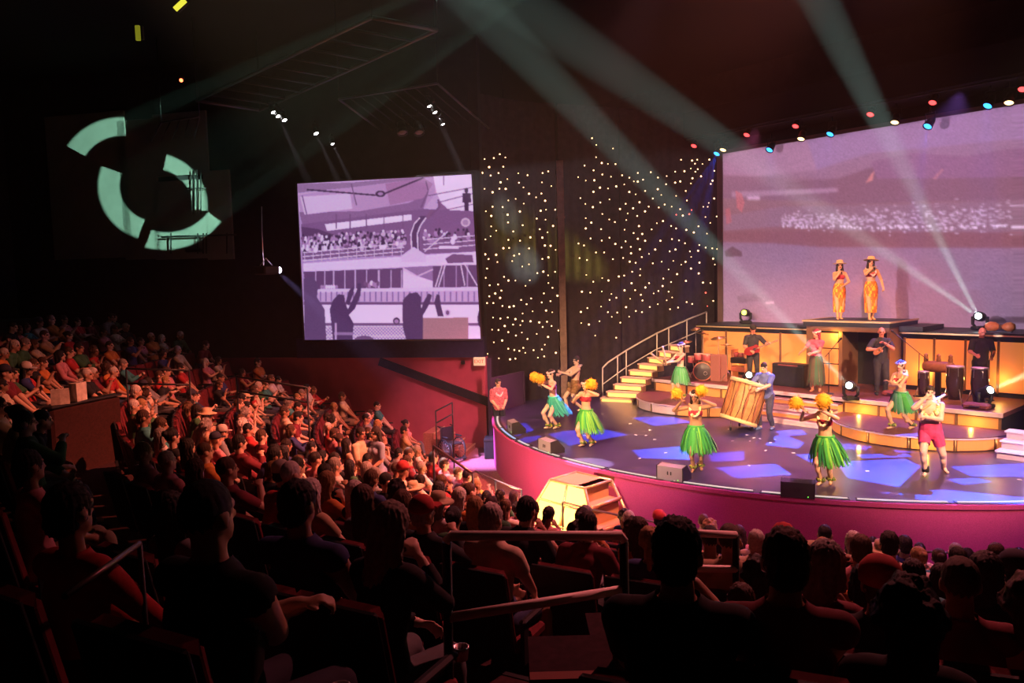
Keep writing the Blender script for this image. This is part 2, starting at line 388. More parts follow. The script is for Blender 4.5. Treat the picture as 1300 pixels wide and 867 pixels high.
for row, (ya, n_) in enumerate(((345, 42), (368, 46), (388, 44))):
    for i in range(n_):
        x = 85+i*(445/n_)+rp.uniform(-5, 5); y = ya-(x-85)*.055+rp.uniform(-7, 7); c = rp.choice([LT, VD, MD, DK, (200,176,214), VD])
        P.oval(x, y, rp.uniform(7,11), rp.uniform(9,14), c); P.oval(x, y-13, 5, 6, rp.choice([VD, LT, MD]))
for i in range(20):
    x = 600+i*11+rp.uniform(-4, 4); y = 345+rp.uniform(-32, 20); P.oval(x, y, 9, 14, rp.choice([VD, LT, MD, DK])); P.oval(x, y-15, 5, 6, rp.choice([VD, LT]))
P.oval(772,272,19,19,(206,182,214)); P.oval(772,272,12,12,(170,138,178))
for y in (388, 405, 422): P.line([(82,y+12),(520,y-28)], 3.5, LT)
for x in range(90, 520, 38): P.line([(x,395-(x-90)*.07),(x,440-(x-90)*.07)], 3.5, LT)
for y in (345, 365, 385): P.line([(600,y),(818,y-18)], 3.5, LT)
P.line([(605,395),(700,310)], 4, LT); P.rect(665,372,745,384,LT)
P.poly([(82,445),(520,415),(820,395),(828,455),(640,455),(85,482)], (222,202,240))
P.poly([(85,480),(515,465),(515,555),(95,565)], (104,72,116)); P.poly([(640,455),(828,450),(830,548),(640,552)], (104,72,116))
for x in (140,180,218,268,312,362,413,465,510): P.line([(x,474),(x,556)], 7 if x in (218,312,413) else 4, (196,170,214))
for x in (685,735,780): P.line([(x,452),(x,550)], 5, (170,138,186))
for i in range(7): P.oval(165+i*11, 545, 6, 9, rp.choice([LT, MD])); P.oval(355+i*9, 535+rp.uniform(-12,5), 7, 11, rp.choice([LT, MD, DK]))
P.rect(515,462,640,552,(222,202,240)); P.poly([(515,462),(640,455),(640,520),(580,500)], (150,116,166)); P.line([(515,470),(575,500),(640,470)], 6, (206,182,222))
P.poly([(85,555),(830,545),(832,560),(85,570)], (214,194,234))
P.poly([(85,570),(832,560),(834,610),(85,612)], (196,168,216))
for x in range(160, 830, 24): P.line([(x,566),(x,608)], 5, (140,106,160))
P.poly([(85,610),(835,608),(835,622),(85,622)], (116,82,130)); P.poly([(85,622),(836,622),(838,705),(85,705)], (230,212,246))
P.rect(85,700,840,712,(122,88,134)); P.rect(85,712,840,775,(222,204,240))
for x in range(150, 560, 14): P.line([(x,712),(x+60,775)], 2.5, (140,104,156)); P.line([(x+60,712),(x,775)], 2.5, (140,104,156))
P.oval(488,690,15,15,VD); P.oval(488,692,9,9,MD)
P.poly([(560,395),(545,330),(555,280),(585,245),(615,245),(590,285),(582,330),(585,395)], (92,62,104)); P.line([(552,395),(548,320),(562,278),(585,252)], 5, LT); P.line([(578,395),(575,320),(588,285),(612,250)], 5, LT)
P.line([(640,220),(615,255)], 16, (128,90,132)); P.line([(660,175),(668,205),(630,245)], 8, DK)
P.poly([(505,415),(560,375),(612,410),(612,440),(510,440)], (214,192,232))
P.line([(690,410),(650,545)], 4, LT); P.line([(745,405),(820,540)], 4, LT); P.line([(745,405),(770,540)], 4, LT); P.line([(700,420),(662,545)], 4, LT)
P.poly([(690,425),(720,405),(800,410),(805,440),(700,445)], (120,84,128))
SI = (86, 60, 102)
P.poly([(85,510),(130,500),(150,540),(145,590),(178,640),(186,775),(88,775)], (100,74,116))
P.poly([(205,680),(200,640),(215,600),(240,575),(265,580),(268,610),(280,640),(300,600),(318,560),(322,530),(338,530),(335,580),(310,640),(285,665),(305,700),(300,775),(215,775)], SI)
P.poly([(270,610),(285,560),(308,540),(305,570),(285,625)], SI)
P.poly([(512,640),(515,600),(540,572),(575,568),(592,590),(590,640),(605,600),(622,572),(636,580),(625,620),(600,665),(600,680),(785,675),(785,775),(530,775),(515,720)], SI)
P.poly([(645,610),(655,575),(668,580),(672,620),(685,670),(660,672)], SI)
P.poly([(600,678),(785,675),(785,775),(600,775)], (168,124,136)); P.oval(700,655,14,16,(210,186,226)); P.oval(700,655,8,10,DK)
P.oval(835,680,14,40,VD); P.rect(220,740,305,752,(150,120,168)); P.line([(228,700),(228,775)], 8, (190,164,210)); P.oval(350,775,45,22,(112,82,124))
P.blur(1); P.a *= np.random.default_rng(2).normal(1, .06, P.a.shape[:2])[..., None]; P.a = P.a*np.array((1.0, .90, 1.06))
M_PIC = mat('projected_film_picture', (1,1,1), .9, attr='picture', strength=.80, spec=.0)
quad = [(58,108),(800,68),(840,770),(90,775)]
cor = [WM @ onwall(360+x*.3, 200+y*.2999, .15) for x, y in quad]
scr = thing('projection_screen', 'small screen on the left wall showing a lilac film of a crowded steamship', 'screen', cor[3])
me = picture_mesh('screen_picture', P, quad, [c-Vector(cor[3]) for c in cor], 300, 270, M_PIC); link('screen_picture', me, scr)
mb = MB(); q = [onwall(360+x*.3, 200+y*.2999, .1) for x, y in quad]
mb.add([WM @ Vector((p.x, .145, p.z))-Vector(cor[3]) for p in q]+[WM @ Vector((p.x, .10, p.z))-Vector(cor[3]) for p in q], [(0,3,2,1),(4,5,6,7),(0,1,5,4),(1,2,6,5),(2,3,7,6),(3,0,4,7)])
mb.build('screen_backing', M_BLACK, scr)
mb = MB(); t4 = [WM @ Vector((p.x, .155, p.z))-Vector(cor[3]) for p in q]
for i in range(4): mb.tube([t4[i], t4[(i+1) % 4]], .03, 6)
mb.build('screen_frame', mat('grey_screen_frame', (.12, .10, .12), .6), scr)

# --- big screen: hazy harbour view (coordinates of a 1192 x 867 drawing)
P = Pic(596, 434, (150, 112, 140)); P.k = .5
for y0, y1, c0, c1 in ((60,330,(160,124,160),(156,116,142)), (330,410,(150,108,130),(142,102,124)), (410,560,(150,108,120),(146,94,104)), (560,900,(150,116,144),(138,112,138))):
    for i in range(24):
        f = i/24; P.rect(0, y0+(y1-y0)*f, 1200, y0+(y1-y0)*(f+1/24)+1, [a+(b-a)*f for a, b in zip(c0, c1)])
P.poly([(150,255),(520,195),(560,300),(300,330),(160,330)], (170,128,158)); P.poly([(520,190),(900,110),(1200,60),(1200,200),(760,240),(560,300)], (162,126,166))
P.poly([(440,345),(640,330),(760,290),(880,260),(1192,280),(1192,400),(640,420),(440,380)], (140,98,118)); P.poly([(760,270),(900,240),(1060,255),(1192,230),(1192,330),(780,330)], (150,106,138))
P.poly([(200,385),(640,362),(640,376),(380,392),(200,404)], (170,132,160)); P.poly([(270,400),(325,396),(325,408),(270,410)], (206,170,200))
P.poly([(160,470),(420,430),(820,420),(1192,410),(1192,520),(640,510),(400,500),(160,520)], (150,112,132))
P.poly([(160,520),(420,515),(1192,520),(1192,575),(560,570),(160,545)], (142,92,104))
P.blur(7)
for i in range(520):
    x = rp.uniform(420, 1192); f = (x-420)/772; y = rp.gauss(478-10*f, 12+16*f); 
    P.oval(x, y, rp.uniform(2.5, 7), rp.uniform(2, 4), (206, 178, 208), rp.uniform(.4, .95))
for i in range(70):
    x = rp.uniform(420, 1192); P.oval(x, 498+rp.uniform(-4, 6), rp.uniform(3, 5), rp.uniform(3, 5), (226, 204, 228))
P.poly([(215,380),(245,390),(258,420),(245,455),(222,440)], (196,112,120), .7); P.poly([(168,445),(190,440),(198,490),(172,498)], (190,104,112), .6)
P.poly([(740,345),(758,315),(772,300),(765,335)], (210,140,140), .8); P.poly([(960,330),(990,295),(995,300),(970,335)], (190,130,140), .6)
P.poly([(165,590),(200,572),(245,590),(245,606),(170,610)], (116,82,96)); P.poly([(220,745),(300,735),(340,760),(230,770)], (118,92,110), .6); P.poly([(350,765),(385,762),(385,770),(350,774)], (186,150,180))
P.poly([(1100,825),(1192,815),(1192,840),(1130,838)], (96,72,90)); P.poly([(985,700),(1100,690),(1100,720),(990,725)], (150,122,152), .7)
for i in range(160):
    x = rp.uniform(165, 1192); y = rp.uniform(585, 860); P.poly([(x,y),(x+rp.uniform(30,90),y-3),(x+rp.uniform(30,90),y+3)], rp.choice([(162,126,156),(132,104,130),(156,122,156)]), .35)
P.blur(2); _n = np.random.default_rng(3).normal(1, .05, P.a.shape[:2]); P.a *= (_n+.5*(np.roll(_n, 1, 0)-1)+.5*(np.roll(_n, 1, 1)-1))[..., None]
M_PIC2 = mat('projected_harbour_picture', (1,1,1), .9, attr='picture', strength=.40, spec=.0)
SX0, SX1, SZ0, SZ1 = -4.89, 4.95, 1.7, 8.2
def px_of(s, z): q = proj(S(s, 3.1, z)); return ((q[0]-860)/440*1192, (q[1]-100)/320*867)
big = thing('projection_screen', 'huge stage backdrop screen with a hazy mauve harbour picture behind the singers', 'screen', S(0, 3.1, SZ0), TH)
NU, NV = 260, 170
me = picture_mesh('screen_picture', P, [px_of(SX0, SZ1), px_of(SX1, SZ1), px_of(SX1, SZ0), px_of(SX0, SZ0)], [(SX0,0,SZ1-SZ0),(SX1,0,SZ1-SZ0),(SX1,0,0),(SX0,0,0)], NU, NV, M_PIC2)
link('screen_picture', me, big)
mb = MB(); mb.box(SX0, SX1, .012, .06, 0, SZ1-SZ0); mb.build('screen_backing', M_BLACK, big)
mb = MB(); H_ = SZ1-SZ0
mb.box(SX0-.22, SX0, -.03, .08, 0, H_+.12); mb.box(SX1, SX1+.22, -.03, .08, 0, H_+.12); mb.box(SX0, SX1, -.03, .08, H_, H_+.12)
mb.build('screen_frame', mat('mauve_screen_border', (.16, .09, .10), .7), big)

# the projector's gate: its light is a rectangle that fits the big screen
bpy.context.view_layer.update(); _mi = PROJ.matrix_world.inverted()
_q = [_mi @ S(a, 3.1, b) for a, b in ((SX0, SZ0), (SX1, SZ0), (SX1, SZ1), (SX0, SZ1))]; _q = [(v.x/-v.z, v.y/-v.z) for v in _q]
def gate(n, k, m, x, y):
    pr = None; sg = 1 if sum(_q[i][0]*_q[(i+1) % 4][1]-_q[(i+1) % 4][0]*_q[i][1] for i in range(4)) > 0 else -1
    for i in range(4):
        (ax_, ay_), (bx_, by_) = _q[i], _q[(i+1) % 4]; L_ = math.hypot(bx_-ax_, by_-ay_); nx_, ny_ = -sg*(by_-ay_)/L_, sg*(bx_-ax_)/L_
        d_ = m('ADD', m('ADD', m('MULTIPLY', x, nx_), m('MULTIPLY', y, ny_)), -(ax_*nx_+ay_*ny_))
        e_ = m('MINIMUM', m('MAXIMUM', m('MULTIPLY', d_, 300.0), 0.0), 1.0); pr = e_ if pr is None else m('MULTIPLY', pr, e_)
    return pr
PROJ.data.spot_size = R(52); gobo(PROJ, gate)
# ------------------------------------------------------------------ star curtain (three drops) with lamp bulbs
CPATH = [Vector(p) for p in ((-1.15, 22.85, 0), (-.2, 23.9, 0), (.9, 24.55, 0), (2.4, 25.1, 0), (5.0, 26.25, 0), (7.45, 27.35, 0))]
def cpath_hit(px, py):
    best = None
    for a, b in zip(CPATH[:-1], CPATH[1:]):
        d = b-a; n_ = Vector((d.y, -d.x, 0)).normalized(); p = atP(px, py, a, n_); t = (p-a).dot(d)/d.length_squared
        if -.12 <= t <= 1.12:
            k = abs(t-.5)
            if best is None or k < best[0]: best = (k, p, n_ if n_.y < 0 else -n_)
    return best[1], best[2]
CR_ = [(600,180,120/743,[(28,104),(70,140),(190,102),(143,132),(241,128),(106,203),(217,200),(51,248),(118,269),(180,250),(22,300),(196,322),(257,297),(70,373),(133,400),(187,372),(244,374),(343,252),(415,267),(538,250),(582,237),(348,326),(383,362),(533,323),(606,352),(427,412),(482,440),(529,410),(558,467),(322,452),(265,464),(386,489),(133,513),(212,516),(80,549),(123,585),(259,576),(355,551),(523,545),(565,537),(637,537),(53,620),(262,636),(122,667),(377,658),(487,606),(561,615),(620,664),(161,700),(303,707),(516,690),(577,714),(117,744),(77,769),(437,753),(536,755),(265,773),(356,779),(218,838),(271,836),(427,839),(556,817),(601,819),(640,851)]),
(600,310,120/694,[(70,76),(151,79),(95,110),(160,132),(44,136),(289,85),(276,125),(327,73),(501,109),(545,98),(349,165),(398,149),(84,180),(459,213),(508,202),(594,203),(543,229),(73,248),(209,240),(248,267),(299,268),(404,265),(545,285),(103,302),(165,296),(373,306),(575,320),(189,341),(144,362),(512,361),(611,378),(100,383),(180,394),(341,409),(414,398),(496,427),(560,418),(84,432),(130,432),(381,440),(197,453),(255,460),(287,454),(425,492),(528,486),(573,499),(352,508),(68,530),(128,538),(182,545),(243,537),(299,549),(351,563),(410,565),(474,573),(535,568),(282,589),(335,593),(503,606),(568,599),(214,600),(121,627),(168,629),(247,644),(303,669),(346,647),(455,657),(618,632),(195,706),(543,679),(387,694),(134,719),(519,736),(240,766),(291,775),(328,781),(357,759),(371,795),(432,776),(498,770),(600,795),(86,803),(514,821),(464,831),(171,836),(260,843),(299,838)]),
(710,160,110/734,[(261,109),(297,166),(438,196),(295,269),(343,318),(395,326),(459,327),(198,340),(274,380),(146,437),(208,466),(280,464),(348,415),(421,434),(515,422),(576,442),(648,402),(614,473),(647,475),(692,459),(328,526),(396,533),(465,515),(533,499),(273,561),(576,562),(710,552),(629,582),(166,614),(408,625),(205,663),(331,651),(268,690),(545,662),(662,649),(497,706),(608,700),(709,726),(348,748),(562,743),(642,765),(208,783),(255,821),(407,794),(454,816),(550,799),(657,850)]),
(710,290,110/681,[(193,2),(313,8),(497,12),(568,38),(635,45),(231,81),(379,75),(318,97),(505,103),(601,83),(658,99),(138,120),(179,135),(425,123),(473,151),(546,146),(617,165),(273,190),(337,190),(548,197),(632,226),(146,234),(203,249),(406,243),(486,233),(537,262),(584,271),(621,320),(198,366),(557,341),(618,369),(322,391),(371,409),(452,378),(494,371),(252,419),(552,431),(660,464),(497,486),(580,485),(165,497),(229,504),(319,495),(394,515),(433,544),(541,552),(625,522),(380,561),(637,566),(313,613),(206,625),(509,618),(157,655),(367,657),(397,694),(440,660),(586,648),(633,657),(533,692),(159,742),(218,754),(301,728),(464,739),(267,840),(432,857)]),
(810,180,110/795,[(374,170),(475,177),(522,169),(502,206),(570,209),(633,169),(463,250),(527,256),(505,279),(678,271),(97,284),(320,279),(405,275),(163,333),(243,319),(557,321),(478,339),(27,352),(320,379),(367,368),(237,394),(464,386),(662,361),(646,391),(161,439),(417,455),(46,455),(193,491),(329,500),(116,524),(428,542),(677,524),(627,564),(78,598),(170,606),(224,579),(288,598),(366,622),(577,600),(618,600),(45,641),(330,672),(449,667),(470,629),(390,680),(597,693),(700,688),(641,747),(209,730),(153,750),(283,775),(329,798),(105,806),(422,811),(533,778),(491,834),(19,848),(611,845)]),
(810,290,110/795,[(46,116),(185,115),(291,100),(355,112),(410,138),(541,154),(138,195),(599,177),(660,184),(705,190),(270,212),(323,195),(455,212),(530,206),(81,235),(467,263),(667,278),(197,306),(303,299),(415,307),(375,333),(543,315),(683,332),(116,321),(260,377),(465,369),(338,420),(536,413),(212,460),(283,492),(419,482),(575,497),(644,501),(82,502),(205,528),(48,541),(167,573),(124,596),(260,580),(600,590),(293,632),(6,608),(22,660),(243,659),(162,694),(669,664),(425,675),(476,692),(615,712),(88,720),(347,725),(273,740),(17,767)])]
RED_ST = {(330,672),(449,667),(470,629),(600,590),(615,712)}
# the three drops along the path
def path_pts():
    out = []
    for a, b in zip(CPATH[:-1], CPATH[1:]):
        n_ = max(2, int((b-a).length/.06))
        for i in range(n_): out.append((a+(b-a)*(i/n_), (b-a).normalized()))
    return out
PP = path_pts(); M_CURT = mat('dark_plum_drape', (.024, .015, .020), .9, var=.3, vscale=5, bump=.3, bscale=90)
drops = []
for nm, x0, x1, lb in (('l', 590, 709, 'dark star-lamp drape beside the small screen'), ('m', 711, 788, 'dark star-lamp drape in the middle, right of the brown post'), ('r', 788, 925, 'dark star-lamp drape beside the huge screen')):
    seg = [(p, d) for p, d in PP if x0 <= proj(p+Vector((0,0,4)))[0] <= x1]
    fr = []; bk = []
    for i, (p, d) in enumerate(seg):
        n_ = Vector((d.y, -d.x, 0)); wv = .012*math.sin(i*.95)+.010*math.sin(i*.37)
        fr.append(p+n_*(.05+wv)); bk.append(p-n_*.04)
    th_ = thing('star_curtain', lb, 'curtain', seg[len(seg)//2][0])
    mb = MB(); mb.prism([tuple(v-th_.location) for v in fr]+[tuple(v-th_.location) for v in bk[::-1]], 0.004, 9.6); mb.build('drape', M_CURT, th_)
    drops.append((x0, x1, th_))
M_BULB = glow('warm_bulb', (1, .58, .27), 4.5); M_BULBR = glow('red_bulb', (1, .12, .08), 3)
bulb_me = {}
for r_ in (.018, .023, .030):
    for m__ in (M_BULB, M_BULBR):
        mb = MB(); mb.ell((0,0,0), (r_,)*3, 8, 6); bulb_me[(r_, m__.name)] = mb.mesh('bulb', m__)
mb = MB(); mb.lathe([(.014, 0), (.016, .03), (.02, .05)], axis=(0, 1, 0), n=6); cup_me = mb.mesh('bulb_holder', M_METAL)
for cx, cy, k, L in CR_:
    for q in L:
        px, py = cx+q[0]*k, cy+q[1]*k
        if 380 < py and px > 0 and False: continue
        p, n_ = cpath_hit(px, py); p = p+n_*.13
        th_ = next((t for x0, x1, t in drops if x0 <= px < x1), drops[-1][2])
        o = link('bulb', bulb_me[(random.choice((.018, .023, .023, .030)), (M_BULBR if q in RED_ST else M_BULB).name)], th_); o.location = p-th_.location
# brown post between two drops
p, n_ = cpath_hit(709, 300); b0 = Vector((p.x, p.y, 0))+n_*.22
mb = MB(); mb.box(-.11, .11, -.05, .05, 0, 7.75); mb.box(-.14, .14, -.07, .07, 5.9, 5.96)
o = mb.build('curtain_post', mat('brown_post', (.20, .11, .09), .7, var=.2)); o.location = b0; tag(o, 'brown upright post between two star-lamp drapes', 'post')
# low dark screen wall by the stage's far left corner
a_, b_ = atY(622, 500, 22.0), atY(664, 500, 23.6)
mb = MB(); d = (b_-a_); d.z = 0; L = d.length; A = Matrix.Translation((a_.x, a_.y, 0)) @ Matrix.Rotation(math.atan2(d.y, d.x), 4, 'Z')
mb.box(0, L, -.04, .04, -1.2, 1.05, A); mb.box(-.03, .03, -.06, .06, -1.2, 1.65, A); mb.box(L-.03, L+.03, -.06, .06, 0, 1.05, A)
tag(mb.build('masking_panel', mat('plum_panel', (.05, .025, .06), .8)), 'plum masking panel at the far corner of the stage', 'panel')

# ------------------------------------------------------------------ stage set: riser, steps, lit panels, platform
M_PANEL = mat('amber_backlit_panel', (.60, .20, .065), .55, emit=(1, .30, .075), strength=.42, var=.08, vscale=2)
M_LAV = mat('lavender_step_face', (.55, .40, .50), .5, var=.05)
M_RTOP = mat('maroon_riser_top', (.13, .045, .05), .4, var=.15)
M_FRAME = mat('bronze_frame', (.22, .11, .07), .5, .4)
def lamp_at(s, b, z, pw=9, col=(1, .55, .12)): point('panel_lamp', S(s, b, z), pw, col, .03)
def panel_row(parent, s0, s1, n, b, z0, z1, lamp=9, skip=()):
    """backlit panels in a bronze frame facing the audience (local frame of the set), a small lamp at the foot of each"""
    w_ = (s1-s0)/n
    for i in range(n):
        a = s0+i*w_
        if i in skip: continue
        mb = MB(); mb.rbox((a+w_/2, b+.03, (z0+z1)/2), (w_-.05, .03, z1-z0-.05), .008); mb.build('lit_panel', M_PANEL, parent)
    for i in range(n+1):
        mb = MB(); a = s0+i*w_; mb.box(a-.025, a+.025, b-.01, b+.05, z0, z1); mb.build('mullion', M_FRAME, parent)
ris = thing('band_riser', 'long low band riser with amber lit front panels', 'riser', S(0, 0, 0), TH)
RT = .65
mb = MB(); mb.box(-4.7, 5.1, -1.2, 3.0, .55, RT); mb.build('riser_top', M_RTOP, ris)
mb = MB(); mb.box(-4.72, 5.12, -1.24, -1.2, .56, RT+.01); mb.build('riser_edge', M_LAV, ris)
mb = MB(); mb.box(-4.65, 5.05, -1.1, 2.95, .0, .55); mb.build('riser_core', M_BLACK, ris)
panel_row(ris, -4.65, -.95, 3, -1.17, .03, .55); panel_row(ris, 1.5, 5.05, 4, -1.17, .03, .55)
lamp_at(4.55, -1.42, .36, 9, (1, .6, .08)); lamp_at(2.0, -1.4, .36, 9, (1, .65, .08))
def half_disc(cx, name, lb, mir):
    t = thing(name, lb, 'step', S(cx, -1.25, 0), TH); rr = 2.0; n = 40
    pts = [(rr*1.0*math.cos(math.pi+math.pi*i/n), rr*math.sin(math.pi+math.pi*i/n)) for i in range(n+1)]
    mb = MB(); mb.prism(pts, .26, .30); mb.build('step_top', M_RTOP, t)
    mb = MB(); pts2 = [(p[0]*1.012, p[1]*1.012) for p in pts]; mb.prism(pts2, .255, .285); mb.build('step_edge', M_LAV, t)
    for j in range(7):
        a0 = math.pi+math.pi*j/7+.02; a1 = math.pi+math.pi*(j+1)/7-.02
        o_ = [(rr*.995*math.cos(a0+(a1-a0)*i/6), rr*.995*math.sin(a0+(a1-a0)*i/6)) for i in range(7)]
        i_ = [(p[0]*.985, p[1]*.985) for p in o_]
        mb = MB(); mb.prism(o_+i_[::-1], .02, .25); mb.build('lit_panel', M_PANEL if mir or j > 3 else M_LAV, t)
    mb = MB(); mb.prism([(p[0]*.965, p[1]*.965) for p in pts], 0, .26); mb.build('step_core', M_FRAME, t)
    for j in range(8):
        a = math.pi+math.pi*j/7; mb = MB(); mb.tube([(rr*math.cos(a), rr*math.sin(a), .02), (rr*math.cos(a), rr*math.sin(a), .26)], .015, 6); mb.build('mullion', M_GOLD, t)
    return t
half_disc(-2.75, 'curved_step', 'half-round lavender step below the drum kit', False); half_disc(3.45, 'curved_step', 'half-round amber lit step below the congas', True)
lamp_at(4.3, -3.32, .12, 6, (1, .75, .06)); lamp_at(2.9, -3.4, .10, 4, (1, .6, .06))
lamp_at(-1.7, -1.42, .38, 12, (1, .75, .1))
# centre steps
st = thing('stage_steps', 'wide lavender edged steps in the centre of the riser', 'steps', S(.32, -1.24, 0), TH)
for i in range(4):
    z = RT-.13*(i+1); mb = MB(); mb.box(-1.25, 1.2, -.28*(i+1), -.28*i, z-.03, z); mb.build('tread', M_RTOP, st)
    mb = MB(); mb.box(-1.25, 1.2, -.28*(i+1)-.012, -.28*(i+1), z-.045, z+.003); mb.build('tread_edge', M_LAV, st)
    mb = MB(); mb.box(-1.24, 1.19, -.28*(i+1)+.01, -.28*i, 0, z-.03); mb.build('riser_board', M_PANEL if i % 2 == 0 else M_LAV, st)
# back wall of the band area with amber panels and dark ledge
bw = thing('lit_panel_unit', 'dark ledge wall behind the band with glowing amber panels', 'wall unit', S(0, 0, 0), TH)
mb = MB(); mb.box(-4.6, -.6, 1.3, 3.05, RT, 2.2); mb.box(1.95, 5.1, 1.3, 3.05, RT, 2.2); mb.box(-.6, 1.95, 2.2, 3.05, RT, 2.2); mb.build('wall_core', M_BLACK, bw)
mb = MB(); mb.box(-4.7, -.5, 1.2, 3.05, 2.2, 2.27); mb.box(1.9, 5.15, 1.2, 3.05, 2.2, 2.27); mb.box(-.5, 1.9, 2.2, 3.05, 2.2, 2.27); mb.build('ledge', M_METAL, bw)
mb = MB(); mb.box(-4.7, -.5, 1.18, 1.2, 2.19, 2.23); mb.build('ledge_edge', M_GOLD, bw); mb = MB(); mb.box(1.9, 5.15, 1.18, 1.2, 2.19, 2.23); mb.build('ledge_edge', M_GOLD, bw)
panel_row(bw, -2.65, -.62, 2, 1.24, .75, 2.08); panel_row(bw, 2.05, 5.05, 4, 1.24, .75, 2.08); panel_row(bw, -4.5, -2.65, 2, 1.24, .75, 2.08)
lamp_at(-.8, 1.02, 1.0, 26, (1, .6, .12)); lamp_at(-2.3, 1.0, 1.0, 12, (1, .5, .12)); lamp_at(2.6, 1.0, 1.15, 24, (1, .55, .10)); lamp_at(4.4, 1.0, 1.1, 16, (1, .5, .10))
# raised platform house for the two singers
ph = thing('singer_platform', 'tall black platform with doorway and lit column carrying the two singers', 'platform', S(0, 0, 0), TH)
mb = MB(); mb.box(-.5, 1.95, .5, 2.4, 2.38, 2.53); mb.build('deck_slab', M_METAL, ph)
mb = MB(); mb.box(-.52, 1.97, .47, .5, 2.5, 2.55); mb.box(1.95, 1.98, .5, 2.4, 2.5, 2.55); mb.box(-.53, -.5, .5, 2.4, 2.5, 2.55); mb.build('deck_edge', M_GOLD, ph)
mb = MB(); mb.box(1.98, 2.6, 1.0, 2.5, 2.28, 2.40); mb.build('side_shelf', M_METAL, ph); mb = MB(); mb.box(-.95, -.53, 1.0, 2.5, 2.28, 2.36); mb.build('side_shelf', M_METAL, ph)
mb = MB(); mb.box(-.45, -.18, .6, 2.2, RT, 2.38); mb.box(.52, .62, .6, 2.2, RT, 2.38); mb.box(1.84, 1.92, .6, 2.2, RT, 2.38); mb.build('side_wall', M_FRAME, ph)
mb = MB(); mb.box(-.18, .52, .66, .8, RT, 2.38); mb.build('column_core', M_BLACK, ph)
for z0, z1 in ((.7, 1.28), (1.31, 1.72), (1.75, 2.18)):
    mb = MB(); mb.rbox((.22, .63, (z0+z1)/2), (.56, .04, z1-z0), .01); mb.build('lit_panel', M_PANEL, ph)
lamp_at(.45, .50, 2.15, 14, (1, .6, .08))
mb = MB(); mb.box(.62, 1.84, 1.6, 1.7, RT, 2.38); mb.build('doorway_back', M_BLACK, ph)
mb = MB(); mb.box(-.2, 1.92, .56, .6, 2.24, 2.38); mb.build('lintel', M_FRAME, ph)
# white-edged steps leaving the frame at right
ws = thing('side_steps', 'small pale-edged steps beside the riser at the right edge', 'steps', S(6.1, -2.3, 0), TH)
for i in range(3):
    mb = MB(); mb.box(-.62, .8, -.55+.3*i, -.25+.3*i, .0, .16*(i+1)-.02); mb.build('step_block', M_LAV, ws)
    mb = MB(); mb.box(-.65, .82, -.58+.3*i, -.25+.3*i, .16*(i+1)-.03, .16*(i+1)); mb.build('tread', mat('lilac_tread', (.7, .6, .75), .5), ws)
point('step_lamp', S(6.2, -3.2, .6), 14, (.75, .55, 1), .05)

# ------------------------------------------------------------------ curved stair with railing at stage left
cs = thing('curved_stair', 'open stair with glowing treads and pale railing rising along the star drape', 'staircase', atZ(785, 510, 0))
O = cs.location
LA, LB = Vector((2.93, 24.39, 0)), Vector((6.78, 26.0, 0)); LN = Vector((LB.y-LA.y, -(LB.x-LA.x), 0)).normalized()
def onrail(px, py): return atP(px, py, LA, LN)-O
tops = [onrail(*p) for p in ((765,467),(772,460),(784,452),(795,445),(812,435),(834,423),(849,416),(872,406),(897,396))]
mid_ = [onrail(*p) for p in ((765,488),(784,474),(795,466),(834,443),(849,437),(897,416))]
mb = MB(); mb.tube(tops, .028, 8); mb.build('handrail', M_PALERAIL, cs); mb = MB(); mb.tube(mid_, .018, 8); mb.build('mid_rail', M_PALERAIL, cs)
for (x, y0, y1) in ((765,467,504),(784,452,489),(795,445,482),(834,423,456),(849,416,446),(872,406,436),(897,396,428)):
    mb = MB(); mb.tube([onrail(x, y0), onrail(x, y1)], .022, 8); mb.build('rail_post', M_PALERAIL, cs)
M_TREAD = mat('pale_tread', (.55, .38, .30), .5); M_TGLOW = mat('amber_lit_riser', (.8, .5, .2), .5, emit=(1, .5, .12), strength=1.1)
tr = [(760,805,511),(768,811,503),(777,817,494),(786,823,485),(797,831,476),(809,838,468),(822,846,460),(836,856,452),(850,868,444)]
for i, (x0, x1, y) in enumerate(tr):
    z = .12+.2*i; a = atZ(x0+3, y-7, z); c_ = atZ(x1, y-5, z)
    d = (c_-a); d.z = 0; L = min(max(d.length, .7), 1.25); u = d.normalized(); M_ = Matrix.Translation(Vector((a.x, a.y, 0))-O) @ Matrix.Rotation(math.atan2(u.y, u.x), 4, 'Z')
    mb = MB(); mb.box(0, L, -.12, .22, z-.04, z, M_); mb.build('tread', M_TREAD, cs)
    mb = MB(); mb.box(.03, L-.03, -.08, -.05, z-.17, z-.045, M_); mb.build('lit_riser', M_TGLOW, cs)
    mb = MB(); mb.box(L-.05, L, -.1, .2, max(z-.22, 0), z-.04, M_); mb.build('stringer', M_FRAME, cs); mb = MB(); mb.box(0, .05, -.1, .2, max(z-.22, 0), z-.04, M_); mb.build('stringer', M_FRAME, cs)

# ------------------------------------------------------------------ lit steps between house and stage
NPT = atZ(756, 600, 0); nd = (C0-NPT); nd.z = 0; nd.normalize(); NROT = math.atan2(nd.y, nd.x)-math.pi/2
